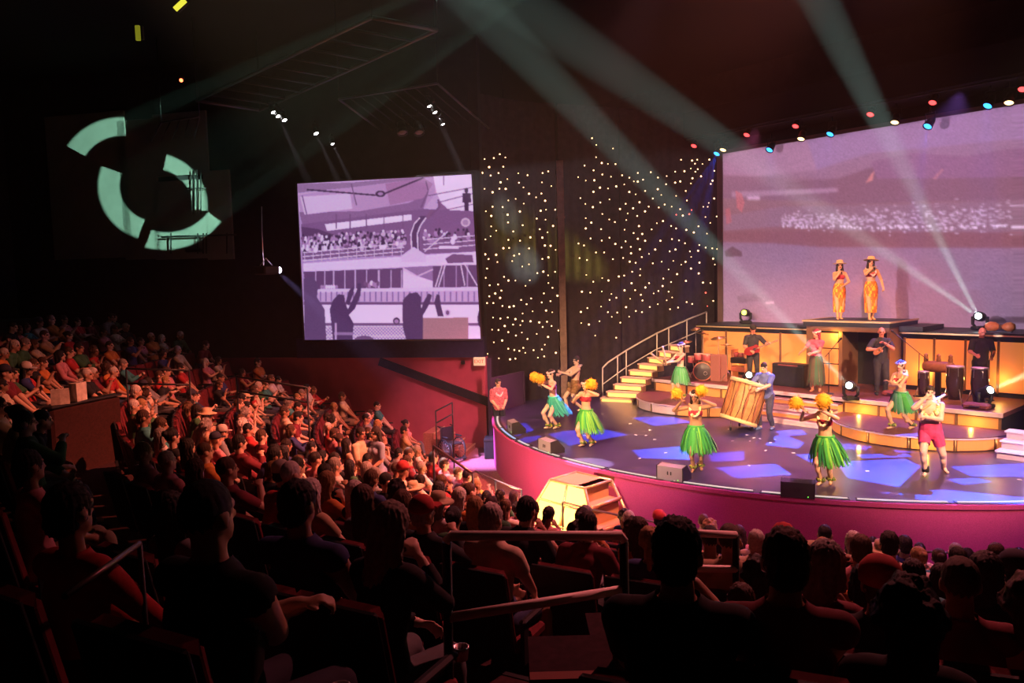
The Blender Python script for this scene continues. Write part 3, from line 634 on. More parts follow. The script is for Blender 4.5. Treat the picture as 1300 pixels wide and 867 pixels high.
# local: +y towards the stage, x along the stage edge
ls = thing('lit_stage_steps', 'glowing glazed step unit with brass edges in front of the stage', 'steps', (NPT.x-nd.x*.06, NPT.y-nd.y*.06, ZF), NROT)
W_, D_, H_ = .46, .78, 1.14
def crn(t): # ring corners at height fraction t: wide at foot, narrow on top
    k = 1-t; return [(-W_-.55*k, -D_-.45*k, H_*t), (W_+.75*k, -D_-.45*k, H_*t), (W_+.75*k, 0, H_*t), (-W_-.55*k, 0, H_*t)]
def bar(p, q, r=.03): mb = MB(); mb.tube([p, q], r, 6); mb.build('brass_edge', M_GOLD, ls)
b0, t0 = crn(0.0), crn(1.0)
for i in range(4): bar(b0[i], t0[i]); bar(t0[i], t0[(i+1) % 4])
bar(b0[0], b0[1]); bar(b0[1], b0[2]); bar(b0[0], b0[3])
mb = MB(); mb.add([Vector(p)+Vector((0, 0, .0)) for p in t0]+[Vector(p)-Vector((0, 0, .05)) for p in t0], [(0,1,2,3),(7,6,5,4),(0,4,5,1),(1,5,6,2),(2,6,7,3),(3,7,4,0)]); mb.build('top_board', mat('tan_step_board', (.45, .26, .14), .6), ls)
M_PANE = glow('glowing_pane', (1, .46, .09), 5)
def lerp(a, b, t): return Vector(a).lerp(Vector(b), t)
# front and left faces: glowing panes in two columns by three rows
for fa, fb, nc in ((0, 1, 2), (3, 0, 2)):
    for r_ in range(3):
        za, zb = r_/3+.02, (r_+1)/3-.02; ca, cb = crn(za), crn(zb)
        for c in range(nc):
            u0, u1 = c/nc+.03, (c+1)/nc-.03
            q = [lerp(ca[fa], ca[fb], u0), lerp(ca[fa], ca[fb], u1), lerp(cb[fa], cb[fb], u1), lerp(cb[fa], cb[fb], u0)]
            ctr = Vector((0, -D_/2, H_/2)); inn = [p+(ctr-p).normalized()*.03 for p in q]
            mb = MB(); mb.add(q+inn, [(0,1,2,3),(7,6,5,4),(0,4,5,1),(1,5,6,2),(2,6,7,3),(3,7,4,0)]); mb.build('pane', M_PANE, ls)
    for r_ in (1, 2):
        c = crn(r_/3); bar(c[fa], c[fb], .022)
    for c in range(1, nc): bar(lerp(b0[fa], b0[fb], c/nc), lerp(t0[fa], t0[fb], c/nc), .022)
# right face: timber treads
for r_ in range(3):
    z = H_*(r_+.0)/3; c = crn((r_+.12)/3); x = c[1][0]
    mb = MB(); mb.box(W_-.2, x+.02, c[1][1]+.05, -.03, z+.02, z+.07); mb.build('tread', mat('tan_step_board', (.45, .26, .14), .6), ls); bar((x+.03, c[1][1]+.03, z+.08), (x+.03, -.02, z+.08), .035)
    mb = MB(); c2 = crn((r_+1)/3); mb.box(W_-.25, c2[1][0]-.04, c2[1][1]+.06, -.04, z+.07, H_*(r_+1)/3); mb.build('tread_back', mat('tan_step_board', (.45, .26, .14), .6), ls)
lp = Matrix.Translation(ls.location) @ Matrix.Rotation(NROT, 4, 'Z')
point('step_box_lamp', lp @ Vector((-.25, -1.75, .75)), 130, (1, .50, .16), .15)
point('step_box_lamp', lp @ Vector((-1.5, -.9, .7)), 150, (1, .40, .16), .15)

# ------------------------------------------------------------------ floor wedge monitors on the stage rim
def wedge(px, py, lb, dark):
    p = atZ(px, py, 0); d = C0-p; d.z = 0; rz = math.atan2(d.y, d.x)-math.pi/2
    t = thing('stage_monitor', lb, 'speaker', p, rz); t.scale = (.82,)*3
    prof = [(-.2, 0), (.24, 0), (.24, .12), (.02, .36), (-.2, .33)]
    M_ = Matrix(((0, 0, 1, 0), (1, 0, 0, 0), (0, 1, 0, 0), (0, 0, 0, 1)))
    mm = mat('black_speaker_shell', (.03, .03, .033), .5) if dark else mat('grey_speaker_shell', (.22, .2, .22), .45)
    mb = MB(); mb.prism(prof, -.33, .33, M_); mb.build('cabinet', mm, t)
    mb = MB(); mb.prism([(.245, .13), (.255, .135), (.032, .365), (.022, .355)], -.29, .29, M_); mb.build('grille', M_METAL, t)
    mb = MB(); mb.box(-.06, -.035, -.215, -.2, .14, .22); mb.box(.02, .045, -.215, -.2, .14, .22); mb.build('handle', M_METAL, t)
    mb = MB(); mb.box(.2, .22, -.21, -.2, .03, .05); mb.build('pilot_light', glow('green_led', (.2, 1, .1), 1.5), t)
    for x in (-.33, .33): mb = MB(); mb.prism([(a*1.03, b*1.03) for a, b in prof], x-.012, x+.012, M_); mb.build('end_cap', M_METAL, t)
    return t
wedge(655, 548, 'small grey wedge monitor at the far left rim of the stage', False); wedge(699, 573, 'grey wedge monitor on the stage rim left of the lit steps', False)
wedge(855, 608, 'grey wedge monitor on the stage rim right of the lit steps', False); wedge(1013, 629, 'black wedge monitor on the stage rim before the front dancer', True)

# ------------------------------------------------------------------ lamps of the rig
M_CAN = mat('black_lamp_housing', (.02, .02, .022), .5, .3)
def par_can(loc, tgt, gl, lb, group, size=.12, power=0, col=(1,1,1), ang=20, name='par_lamp', blend=.4):
    loc = Vector(loc); d = (Vector(tgt)-loc).normalized(); up = Vector((0, 0, 1))
    t = thing(name, lb, 'stage light', loc, 0, group)
    mb = MB(); mb.lathe([(size*.45, -size*2.4), (size*.75, -size*2.2), (size*.95, -size*1.0), (size, -.02), (size*1.08, -.02), (size*1.08, .03), (size*.92, .03), (size*.9, -.01)], axis=d, n=14); mb.build('housing', M_CAN, t)
    mb = MB(); mb.lathe([(size*.9, -.008), (size*.9, .0), (size*.6, .02), (.002, .028)], axis=d, n=14); mb.build('lens', gl, t)
    sd = d.cross(up).normalized() if abs(d.z) < .98 else Vector((1, 0, 0)); c_ = -d*size*1.1
    mb = MB(); mb.tube([c_+sd*size*1.1, c_+sd*size*1.2+up*size*.5, c_+sd*size*1.2+up*size*2.3, c_-sd*size*1.2+up*size*2.3, c_-sd*size*1.2+up*size*.5, c_-sd*size*1.1], .012, 6); mb.build('yoke', M_CAN, t)
    mb = MB(); mb.tube([c_+up*size*2.3, c_+up*size*3.4], .025, 6); mb.build('clamp', M_CAN, t)
    if power:
        spot(name+'_beam', loc+d*.05, tgt, power, col, ang, blend, size*.5)
    return t
G_RED, G_BLUE, G_WARM, G_WHITE = glow('red_lens', (1, .05, .05), 4), glow('blue_lens', (.03, .30, 1), 4), glow('amber_lens', (1, .58, .25), 4), glow('white_lens', (1, .97, .95), 14)
REDS = [(881,185),(948,171),(1010,160),(1105,145),(1184,130),(1298,113)]; BLUES = [(910,195),(977,190),(1054,170),(1178,160),(1254,134)]; WARMS = [(918,190),(1017,176),(1136,155),(1281,130)]
for i, (x, y) in enumerate(REDS):
    p = atB(x, y, 2.2); s_ = (p-C0).dot(ES); par_can(p, S(s_*.9, -4.5, 0), G_RED, 'red stage lamp above the huge screen, %s from the left' % ordn(i), 'red lamps above the screen', .11, 0, (1, .08, .10), 34)
for i, (x, y) in enumerate(BLUES):
    p = atB(x, y, 2.2); s_ = (p-C0).dot(ES); par_can(p, S(s_*.8-1.6, -4.2-.5*(i % 2), 0), G_BLUE, 'blue stage lamp at the top of the huge screen, %s from the left' % ordn(i), 'blue lamps above the screen', .12, 0, (.10, .22, 1), 17)
for i, (x, y) in enumerate(WARMS):
    p = atB(x, y, 2.2); s_ = (p-C0).dot(ES); par_can(p, S(s_, -2.5, 0), G_WARM, 'amber stage lamp at the top of the huge screen, %s from the left' % ordn(i), 'amber lamps above the screen', .12, 0, (1, .5, .25), 30)
mb = MB(); mb.tube([S(-5.7, 2.2, 8.95), S(8, 2.2, 8.95)], .03, 8); mb.tube([S(-5.7, 2.05, 8.7), S(8, 2.05, 8.7)], .03, 8)
tag(mb.build('lighting_bar', M_CAN), 'black lighting bar above the huge screen', 'bar')
# blue pattern glasses in the five blue lamps: bars of light on the deck
def polys_gobo(l, polys):
    bpy.context.view_layer.update(); mi = l.matrix_world.inverted()
    def f(n, k, m, x, y):
        tot = None
        for P_ in polys:
            uv_ = []
            for q in P_: v = mi @ atZ(q[0], q[1], 0); uv_.append((v.x/-v.z, v.y/-v.z))
            ar = sum(uv_[i][0]*uv_[(i+1) % len(uv_)][1]-uv_[(i+1) % len(uv_)][0]*uv_[i][1] for i in range(len(uv_))); sg = 1 if ar > 0 else -1; pr = None
            for i in range(len(uv_)):
                (ax_, ay_), (bx_, by_) = uv_[i], uv_[(i+1) % len(uv_)]; L_ = math.hypot(bx_-ax_, by_-ay_); nx_, ny_ = -sg*(by_-ay_)/L_, sg*(bx_-ax_)/L_
                d_ = m('ADD', m('ADD', m('MULTIPLY', x, nx_), m('MULTIPLY', y, ny_)), -(ax_*nx_+ay_*ny_))
                e_ = m('MINIMUM', m('MAXIMUM', m('MULTIPLY', d_, 250.0), 0.0), 1.0); pr = e_ if pr is None else m('MULTIPLY', pr, e_)
            tot = pr if tot is None else m('MAXIMUM', tot, pr)
        return tot
    gobo(l, f)
PATCH = [[[(690,549),(762,543),(800,552),(722,566)], [(640,541),(668,536),(690,556),(662,566)], [(800,571),(868,566),(880,584),(812,582)], [(800,530),(850,528),(880,536),(830,541)]],
         [[(952,557),(998,552),(1022,562),(1014,570),(962,564)], [(984,547),(1018,545),(1026,552),(992,554)], [(1040,560),(1110,566),(1100,572),(1030,568)]],
         [[(898,575),(946,572),(946,585),(902,587)], [(905,593),(985,588),(1008,603),(934,608)], [(1008,577),(1060,574),(1080,583),(1030,588)]],
         [[(1060,586),(1150,582),(1170,592),(1142,619),(1075,607)], [(1085,577),(1150,575),(1160,580),(1095,582)], [(990,612),(1030,610),(1035,622),(1000,622)]],
         [[(1205,592),(1300,588),(1312,606),(1232,605)], [(1112,625),(1200,621),(1312,632),(1312,642),(1180,637)], [(1200,608),(1240,606),(1262,612),(1222,616)], [(1130,570),(1175,568),(1180,573),(1140,575)]]]
for i, ((bx, by), pl) in enumerate(zip(BLUES, PATCH)):
    cx_ = sum(q[0] for P_ in pl for q in P_)/sum(len(P_) for P_ in pl); cy_ = sum(q[1] for P_ in pl for q in P_)/sum(len(P_) for P_ in pl)
    p = atB(bx, by, 2.2); tg_ = atZ(cx_, cy_, 0); l = spot('blue_pattern_beam', p+(tg_-p).normalized()*.1, tg_, 80000, (.03, .10, 1), 32, .1, .015); polys_gobo(l, pl)

# moving-head beam lamps
def mover(base, look, lens_mat, lb, beams, up=True):
    base = Vector(base); t = thing('moving_head_lamp', lb, 'stage light', base)
    d = (Vector(look)-(base+Vector((0, 0, .36)))).normalized(); hc = Vector((0, 0, .36))
    mb = MB(); mb.rbox((0, 0, .05), (.34, .30, .10), .02); mb.build('base', M_CAN, t)
    sd = Vector((d.y, -d.x, 0)).normalized()
    for s_ in (-1, 1):
        mb = MB(); mb.tube([sd*.11*s_+Vector((0, 0, .09)), sd*.17*s_+Vector((0, 0, .16)), sd*.17*s_+hc], [.035, .04, .045], 8); mb.build('yoke_arm', M_CAN, t)
    mb = MB(); mb.lathe([(.07, -.20), (.12, -.18), (.13, -.02), (.12, .1), (.125, .17), (.10, .17)], c=hc, axis=d, n=16); mb.build('head', M_CAN, t)
    mb = MB(); mb.lathe([(.08, .165), (.08, .178), (.05, .195), (.002, .2)], c=hc, axis=d, n=16); mb.build('lens', lens_mat, t)
    for tgt, pw, col, sz in beams: spot('beam', base+hc+d*.24, tgt, pw, col, sz, .35 if sz < 6 else 1.0, .05)
G_BEAM = glow('pale_green_lens', (.75, 1, .92), 22); G_YEL = glow('yellow_green_lens', (.75, .85, .05), 9)
GRN = (.55, .85, .72)
BP = 1000000
p = S(3.55, 2.3, 2.27); mover(p, atY(1180, 380, 17), G_BEAM, 'moving-head lamp on the ledge right of the singers', [(atY(1040, 0, 15.5), BP, GRN, 4.5), (atY(620, -20, 15.5), BP, GRN, 4.5)])
p = atZ(1080, 508, RT); mover(p, atY(1020, 465, 16), G_BEAM, 'moving-head lamp at the riser edge above the centre steps', [(atY(600, 0, 15.5), BP, GRN, 4.5), (cpath_hit(665, 335)[0], BP*.016, GRN, 8)])
p = S(-3.5, 2.3, 2.27); mover(p, atY(900, 390, 22), G_YEL, 'moving-head lamp with yellow lens at the left end of the ledge', [(cpath_hit(690, 315)[0], BP*.006, (.8, .75, .12), 18)])
p = atZ(952, 492, RT); mover(p, atY(900, 455, 16), G_BEAM, 'moving-head lamp low behind the tilted drum', [(cpath_hit(640, 272)[0], BP*.007, GRN, 8)])
p = atZ(1250, 517, RT); mover(p, atY(1320, 470, 16), G_BEAM, 'moving-head lamp on the riser before the right congas', [(atY(1420, 425, 14.5), BP*1.0, (.25, 1, .55), 8)])
# white house lamps left of the stage
for i, (x, y) in enumerate([(347,142),(353,147),(361,152),(401,169),(422,182)]):
    p = atY(x, y, 18.5); par_can(p, atY(560+20*i, 640, 15), G_WHITE, 'white lamp under the catwalk left of the small screen, %s in its row' % ordn(i), 'white lamps over the small screen', .07 if i < 4 else .055, 16000 if i in (1, 3, 4) else 0, (1, .80, .85), 7, 'house_lamp')
for i, (x, y) in enumerate([(545,134),(552,142),(562,157)]):
    p = atY(x, y, 18.0); par_can(p, atY(760, 620, 15.5), G_WHITE, 'white lamp over the right end of the small screen, %s in its row' % ordn(i), 'white lamps over the small screen', .07 if i < 2 else .055, 15000 if i else 0, (1, .80, .85), 7, 'house_lamp')
for i, (x, y) in enumerate([(511,168),(532,168)]):
    p = atY(x, y, 18.0); par_can(p, p+Vector((.2, -.4, -1)), mat('dark_lens', (.2, .18, .2), .15), ('left', 'right')[i]+' of two unlit lamps hanging above the small screen', 'unlit lamps above the small screen', .12, 0, name='house_lamp')
# film projector for the small screen
p = atY(350, 343, 19.0); t = thing('film_projector', 'twin-lens projector shining violet light at the small screen', 'projector', p)
tg = WM @ onwall(500, 350, .15); d = (tg-p).normalized(); A = Matrix.Rotation(math.atan2(d.y, d.x), 4, 'Z')
mb = MB(); mb.rbox((-.3, 0, 0), (.5, .42, .22), .03, A); mb.build('case', M_CAN, t)
G_VIO = glow('violet_white_lens', (.75, .68, 1), 30)
for y in (-.11, .11): mb = MB(); mb.lathe([(.07, -.04), (.075, .02), (.02, .035)], c=A @ Vector((0, y, 0)), axis=A @ Vector((1, 0, 0)), n=12); mb.build('lens', G_VIO, t)
mb = MB(); mb.tube([(-.3, 0, .1), (-.3, 0, 1.0), (-.28, .03, 1.6)], .015, 6); mb.tube([A @ Vector((-.5, 0, .11)), A @ Vector((-.3, 0, .3)), A @ Vector((-.1, 0, .11))], .012, 6); mb.build('hanging_bracket', M_STEEL, t)
ft = atZ(628, 585, ZF); spot('projector_beam', p+(ft-p).normalized()*.15, ft, 24000, (.58, .42, 1), 18, 1.0, .05)

# ring pattern on the dark left wall
tgt = WM @ onwall(190, 235, .05); rp_ = Vector((2.0, 8.0, 8.0))
gl = spot('ring_pattern_lamp', rp_, tgt, 78000, (.45, .95, .66), 22, .0, .02)
bpy.context.view_layer.update(); mi = gl.matrix_world.inverted()
def uv(px, py): v = mi @ (WM @ onwall(px, py, .04)); return (v.x/-v.z, v.y/-v.z)
def ringseg_nodes(m, x, y, cpx, rin, rout, a0, a1):
    """annulus segment in wall pixels: fit local axes of the beam to pixel axes"""
    c = uv(*cpx); ex = uv(cpx[0]+40, cpx[1]); ey = uv(cpx[0], cpx[1]+40)
    a, b = (ex[0]-c[0])/40, (ey[0]-c[0])/40; cc, d = (ex[1]-c[1])/40, (ey[1]-c[1])/40; det = a*d-b*cc
    dx = m('SUBTRACT', x, c[0]); dy = m('SUBTRACT', y, c[1])
    u = m('ADD', m('MULTIPLY', dx, d/det), m('MULTIPLY', dy, -b/det)); v = m('ADD', m('MULTIPLY', dx, -cc/det), m('MULTIPLY', dy, a/det))
    r_ = m('SQRT', m('ADD', m('MULTIPLY', u, u), m('MULTIPLY', v, v)))
    s1 = m('SMOOTH_MIN', 1.0, m('MAXIMUM', m('MULTIPLY', m('SUBTRACT', r_, rin), .5), 0.0), .01); s2 = m('MINIMUM', 1.0, m('MAXIMUM', m('MULTIPLY', m('SUBTRACT', rout, r_), .35), 0.0))
    an = m('ARCTAN2', m('MULTIPLY', v, -1.0), u)   # picture angle, counter-clockwise
    mid = R((a0+a1)/2); hw = R((a1-a0)/2)
    df = m('ABSOLUTE', m('ARCTAN2', m('SINE', m('SUBTRACT', an, mid)), m('COSINE', m('SUBTRACT', an, mid))))
    return m('MULTIPLY', m('MULTIPLY', s1, s2), m('LESS_THAN', df, hw))
def ringpat(n, k, m, x, y):
    L = [((158, 226), 53, 78, 88, 150), ((200, 236), 44, 70, 160, 250), ((197, 262), 47, 69, -5, 78), ((215, 232), 62, 86, 250, 322)]
    o_ = None
    for q in L:
        g = ringseg_nodes(m, x, y, *q); o_ = g if o_ is None else m('MAXIMUM', o_, g)
    return m('MULTIPLY', o_, 1.0)
gobo(gl, ringpat)
# thin gallery rail in front of the ring pattern
t = thing('gallery_rail', 'thin dark gallery rail crossing the pale green ring of light', 'railing', WM @ onwall(250, 305, .3))
O = Vector(t.location)
def wp(x, y, o=.3): return WM @ onwall(x, y, o)-O
mb = MB(); mb.tube([wp(205, 301), wp(300, 298)], .03, 6); mb.build('rail', M_CAN, t)
for x in (217, 251, 258, 262, 288): mb = MB(); mb.tube([wp(x, 296), wp(x, 322)], .025, 6); mb.build('post', M_CAN, t)
for x in (245, 250, 255): mb = MB(); mb.tube([wp(x, 215), wp(x, 272)], .02, 6); mb.build('post', M_CAN, t)
mb = MB(); mb.tube([wp(236, 239), wp(262, 239)], .02, 6); mb.build('rail', M_CAN, t); mb = MB(); mb.rbox(tuple(wp(247, 318)), (.5, .3, .12), .02); mb.build('bracket', M_CAN, t)

# ------------------------------------------------------------------ catwalks and rigging under the ceiling
M_TRUSS = mat('dim_grey_steel', (.10, .09, .10), .5, .5)
def frame_thing(name, lb, z, quads, r=.035, rungs=8, group=None):
    P4 = [atZ(x, y, z) for x, y in quads]; t = thing(name, lb, 'catwalk', P4[0], 0, group); o = P4[0]
    for i in range(4): mb = MB(); mb.tube([P4[i]-o, P4[(i+1) % 4]-o], r, 6); mb.build('side_beam', M_TRUSS, t)
    for k in range(1, rungs):
        a = P4[0].lerp(P4[1], k/rungs); b = P4[3].lerp(P4[2], k/rungs); mb = MB(); mb.tube([a-o, b-o], r*.6, 6); mb.build('cross_bar', M_CAN, t)
    for p in P4: mb = MB(); mb.tube([p-o, p-o+Vector((0, 0, 11.2-z))], .015, 6); mb.build('hanger', M_CAN, t)
    return t
frame_thing('catwalk', 'long black catwalk running diagonally under the ceiling', 9.0, [(330,140),(555,38),(472,22),(250,128)], .045, 10)
frame_thing('catwalk', 'short black catwalk with rungs above the small screen', 8.6, [(430,126),(555,106),(640,180),(510,185)], .03, 9)
frame_thing('catwalk', 'small faint rigging frame above the ring of light', 8.8, [(205,155),(253,148),(245,180),(190,182)], .03, 4)
t = thing('ceiling_strip_light', 'bright yellow-green strip lamp at the ceiling edge', 'lamp', atY(228, 6, 15)); mb = MB(); o = Vector(t.location)
mb.tube([atY(222,12,15)-o, atY(235,0,15)-o], .05, 6); mb.build('tube', glow('yellow_tube', (.75, .7, .05), 1.2), t); mb = MB(); mb.tube([atY(225,14,15.1)-o, atY(238,2,15.1)-o], .05, 6); mb.build('housing', M_CAN, t)
t = thing('ceiling_strip_light', 'dim olive strip lamp standing upright below the ceiling', 'lamp', atY(175, 42, 15)); mb = MB(); o = Vector(t.location)
mb.cbox((0,0,0), (.08, .05, .28)); mb.build('tube', glow('olive_tube', (.35, .35, .02), .5), t); mb = MB(); mb.cbox((.09,0,0), (.04, .04, .26)); mb.build('housing', M_STEEL, t)
t = thing('indicator_lamp', 'tiny red indicator lamp on the dark ceiling rig', 'lamp', atY(230, 102, 17)); mb = MB(); mb.ell((0,0,0), (.04,.04,.04), 8, 6); mb.build('bulb', glow('red_led', (1, .15, .05), 6), t); mb = MB(); mb.cbox((0, .05, .04), (.1, .06, .1)); mb.build('housing', M_CAN, t)
# exit sign
p = WM @ onwall(608, 459, .18); t = thing('exit_sign', 'small lit exit sign at the corner of the red wall', 'sign', p, math.atan2(-WD.y, -WD.x))
mb = MB(); mb.rbox((0, .06, 0), (.36, .10, .26), .015); mb.build('sign_box', mat('cream_sign_box', (.6, .5, .35), .5, emit=(1, .65, .35), strength=.55), t)
fc = bpy.data.curves.new('exit_text', 'FONT'); fc.body = 'EXIT'; fc.size = .15; fc.align_x = 'CENTER'; fc.align_y = 'CENTER'; fc.extrude = .004
tmp = bpy.data.objects.new('tmp', fc); COL.objects.link(tmp); dg = bpy.context.evaluated_depsgraph_get(); tme = bpy.data.meshes.new_from_object(tmp.evaluated_get(dg)); bpy.data.objects.remove(tmp)
tme.materials.clear(); tme.materials.append(glow('red_letters', (.9, .1, .04), .9)); o = link('lettering', tme, t); o.rotation_euler = (R(90), 0, 0); o.location = (0, -.0, 0)
mb = MB(); mb.tube([(0, .06, .13), (0, .06, .3)], .015, 6); mb.build('stem', M_CAN, t)
mb = MB(); mb.rbox((-.52, .05, -.03), (.12, .1, .12), .02); mb.build('sensor', M_CAN, t)
# ------------------------------------------------------------------ figures: posed primitives fused into one skin
M_SKIN = mat('skin', (.5, .3, .2), .5, objcol=True, var=.06, vscale=14, spec=.35)
M_EYE = mat('dark_eye', (.03, .02, .02), .3); M_LIP = mat('lips', (.35, .08, .07), .5)
M_CLOTH = mat('cloth', (.3, .3, .3), .85, objcol=True, var=.18, vscale=9)
M_HAIR = mat('hair', (.03, .02, .02), .55, objcol=True, var=.25, vscale=40, bump=.5, bscale=120)
def V3(*a): return np.array(a if len(a) == 3 else a[0], float)
def nrm(v): return v/(np.linalg.norm(v)+1e-9)
def ik(a, t, l1, l2, pole):
    d = t-a; L = np.linalg.norm(d); u = d/(L+1e-9); L2 = min(L, (l1+l2)*.999); c = (l1*l1+L2*L2-l2*l2)/(2*l1*L2); c = max(-1, min(1, c))
    p = pole-u*np.dot(pole, u); p = nrm(p); m_ = a+u*l1*c+p*l1*math.sqrt(1-c*c); return m_, a+u*L2
class Prims:
    def __init__(s): s.mb = MB(); s.L = []
    def cap(s, p0, p1, r0, r1, lab, flat=1.0, side=None, n=12):
        p0, p1 = V3(p0), V3(p1); d = p1-p0; L = np.linalg.norm(d); u = d/(L+1e-9)
        a = side if side is not None else (V3(1, 0, 0) if abs(u[0]) < .9 else V3(0, 1, 0)); a = nrm(a-u*np.dot(a, u)); b = np.cross(u, a)
        rings = []
        for k in range(1, 5): t = math.pi/2*k/4.0; rings.append((p0-u*r0*math.cos(t)*min(1, flat+.2), r0*math.sin(t)))
        for k in range(4, 0, -1): t = math.pi/2*k/4.0; rings.append((p1+u*r1*math.cos(t)*min(1, flat+.2), r1*math.sin(t)))
        vs = []; fs = []
        for c, r in rings:
            for i in range(n): q = 2*math.pi*i/n; vs.append(tuple(c+a*r*math.cos(q)+b*r*flat*math.sin(q)))
        m = len(rings)
        for i in range(m-1):
            for k in range(n): q = (k+1) % n; fs.append((i*n+k, i*n+q, (i+1)*n+q, (i+1)*n+k))
        fs.append(tuple(range(n-1, -1, -1))); fs.append(tuple(range((m-1)*n, m*n))); s.mb.add(vs, fs)
        s.L.append((lab, p0, p1, r0, r1))
    def ell(s, c, r, lab, M=None):
        s.mb.ell(tuple(c), r, 14, 10, M); s.L.append((lab, V3(c), V3(c), sum(r)/3, sum(r)/3))
    def label(s, V):
        best = np.full(len(V), 1e9); lab = np.zeros(len(V), int); T = np.zeros(len(V))
        for i, (l, p0, p1, r0, r1) in enumerate(s.L):
            d = p1-p0; L2 = np.dot(d, d)+1e-9; t = np.clip(((V-p0)@d)/L2, 0, 1); q = np.linalg.norm(V-(p0+t[:, None]*d), axis=1)-(r0+(r1-r0)*t)
            m_ = q < best; best[m_] = q[m_]; lab[m_] = i; T[m_] = t[m_]
        names = np.array([l[0] for l in s.L]); return names[lab], T
def remesh(mb, voxel, smooth=2):
    me = bpy.data.meshes.new('t'); me.from_pydata(mb.v, [], mb.f); o = bpy.data.objects.new('t', me); COL.objects.link(o)
    a = o.modifiers.new('r', 'REMESH'); a.mode = 'VOXEL'; a.voxel_size = voxel
    if smooth: b = o.modifiers.new('s', 'SMOOTH'); b.factor = .5; b.iterations = smooth
    dg = bpy.context.evaluated_depsgraph_get(); r = bpy.data.meshes.new_from_object(o.evaluated_get(dg)); bpy.data.objects.remove(o); bpy.data.meshes.remove(me)
    r.polygons.foreach_set('use_smooth', [True]*len(r.polygons)); return r
def arrays(me):
    V = np.empty(len(me.vertices)*3); me.vertices.foreach_get('co', V); V = V.reshape(-1, 3)
    N = np.empty(len(me.vertices)*3); me.vertices.foreach_get('normal', N); N = N.reshape(-1, 3)
    Fq = [tuple(p.vertices) for p in me.polygons]; return V, N, Fq
def rotm(yaw, pitch, tilt): return Matrix.Rotation(yaw, 3, 'Z') @ Matrix.Rotation(pitch, 3, 'X') @ Matrix.Rotation(tilt, 3, 'Y')

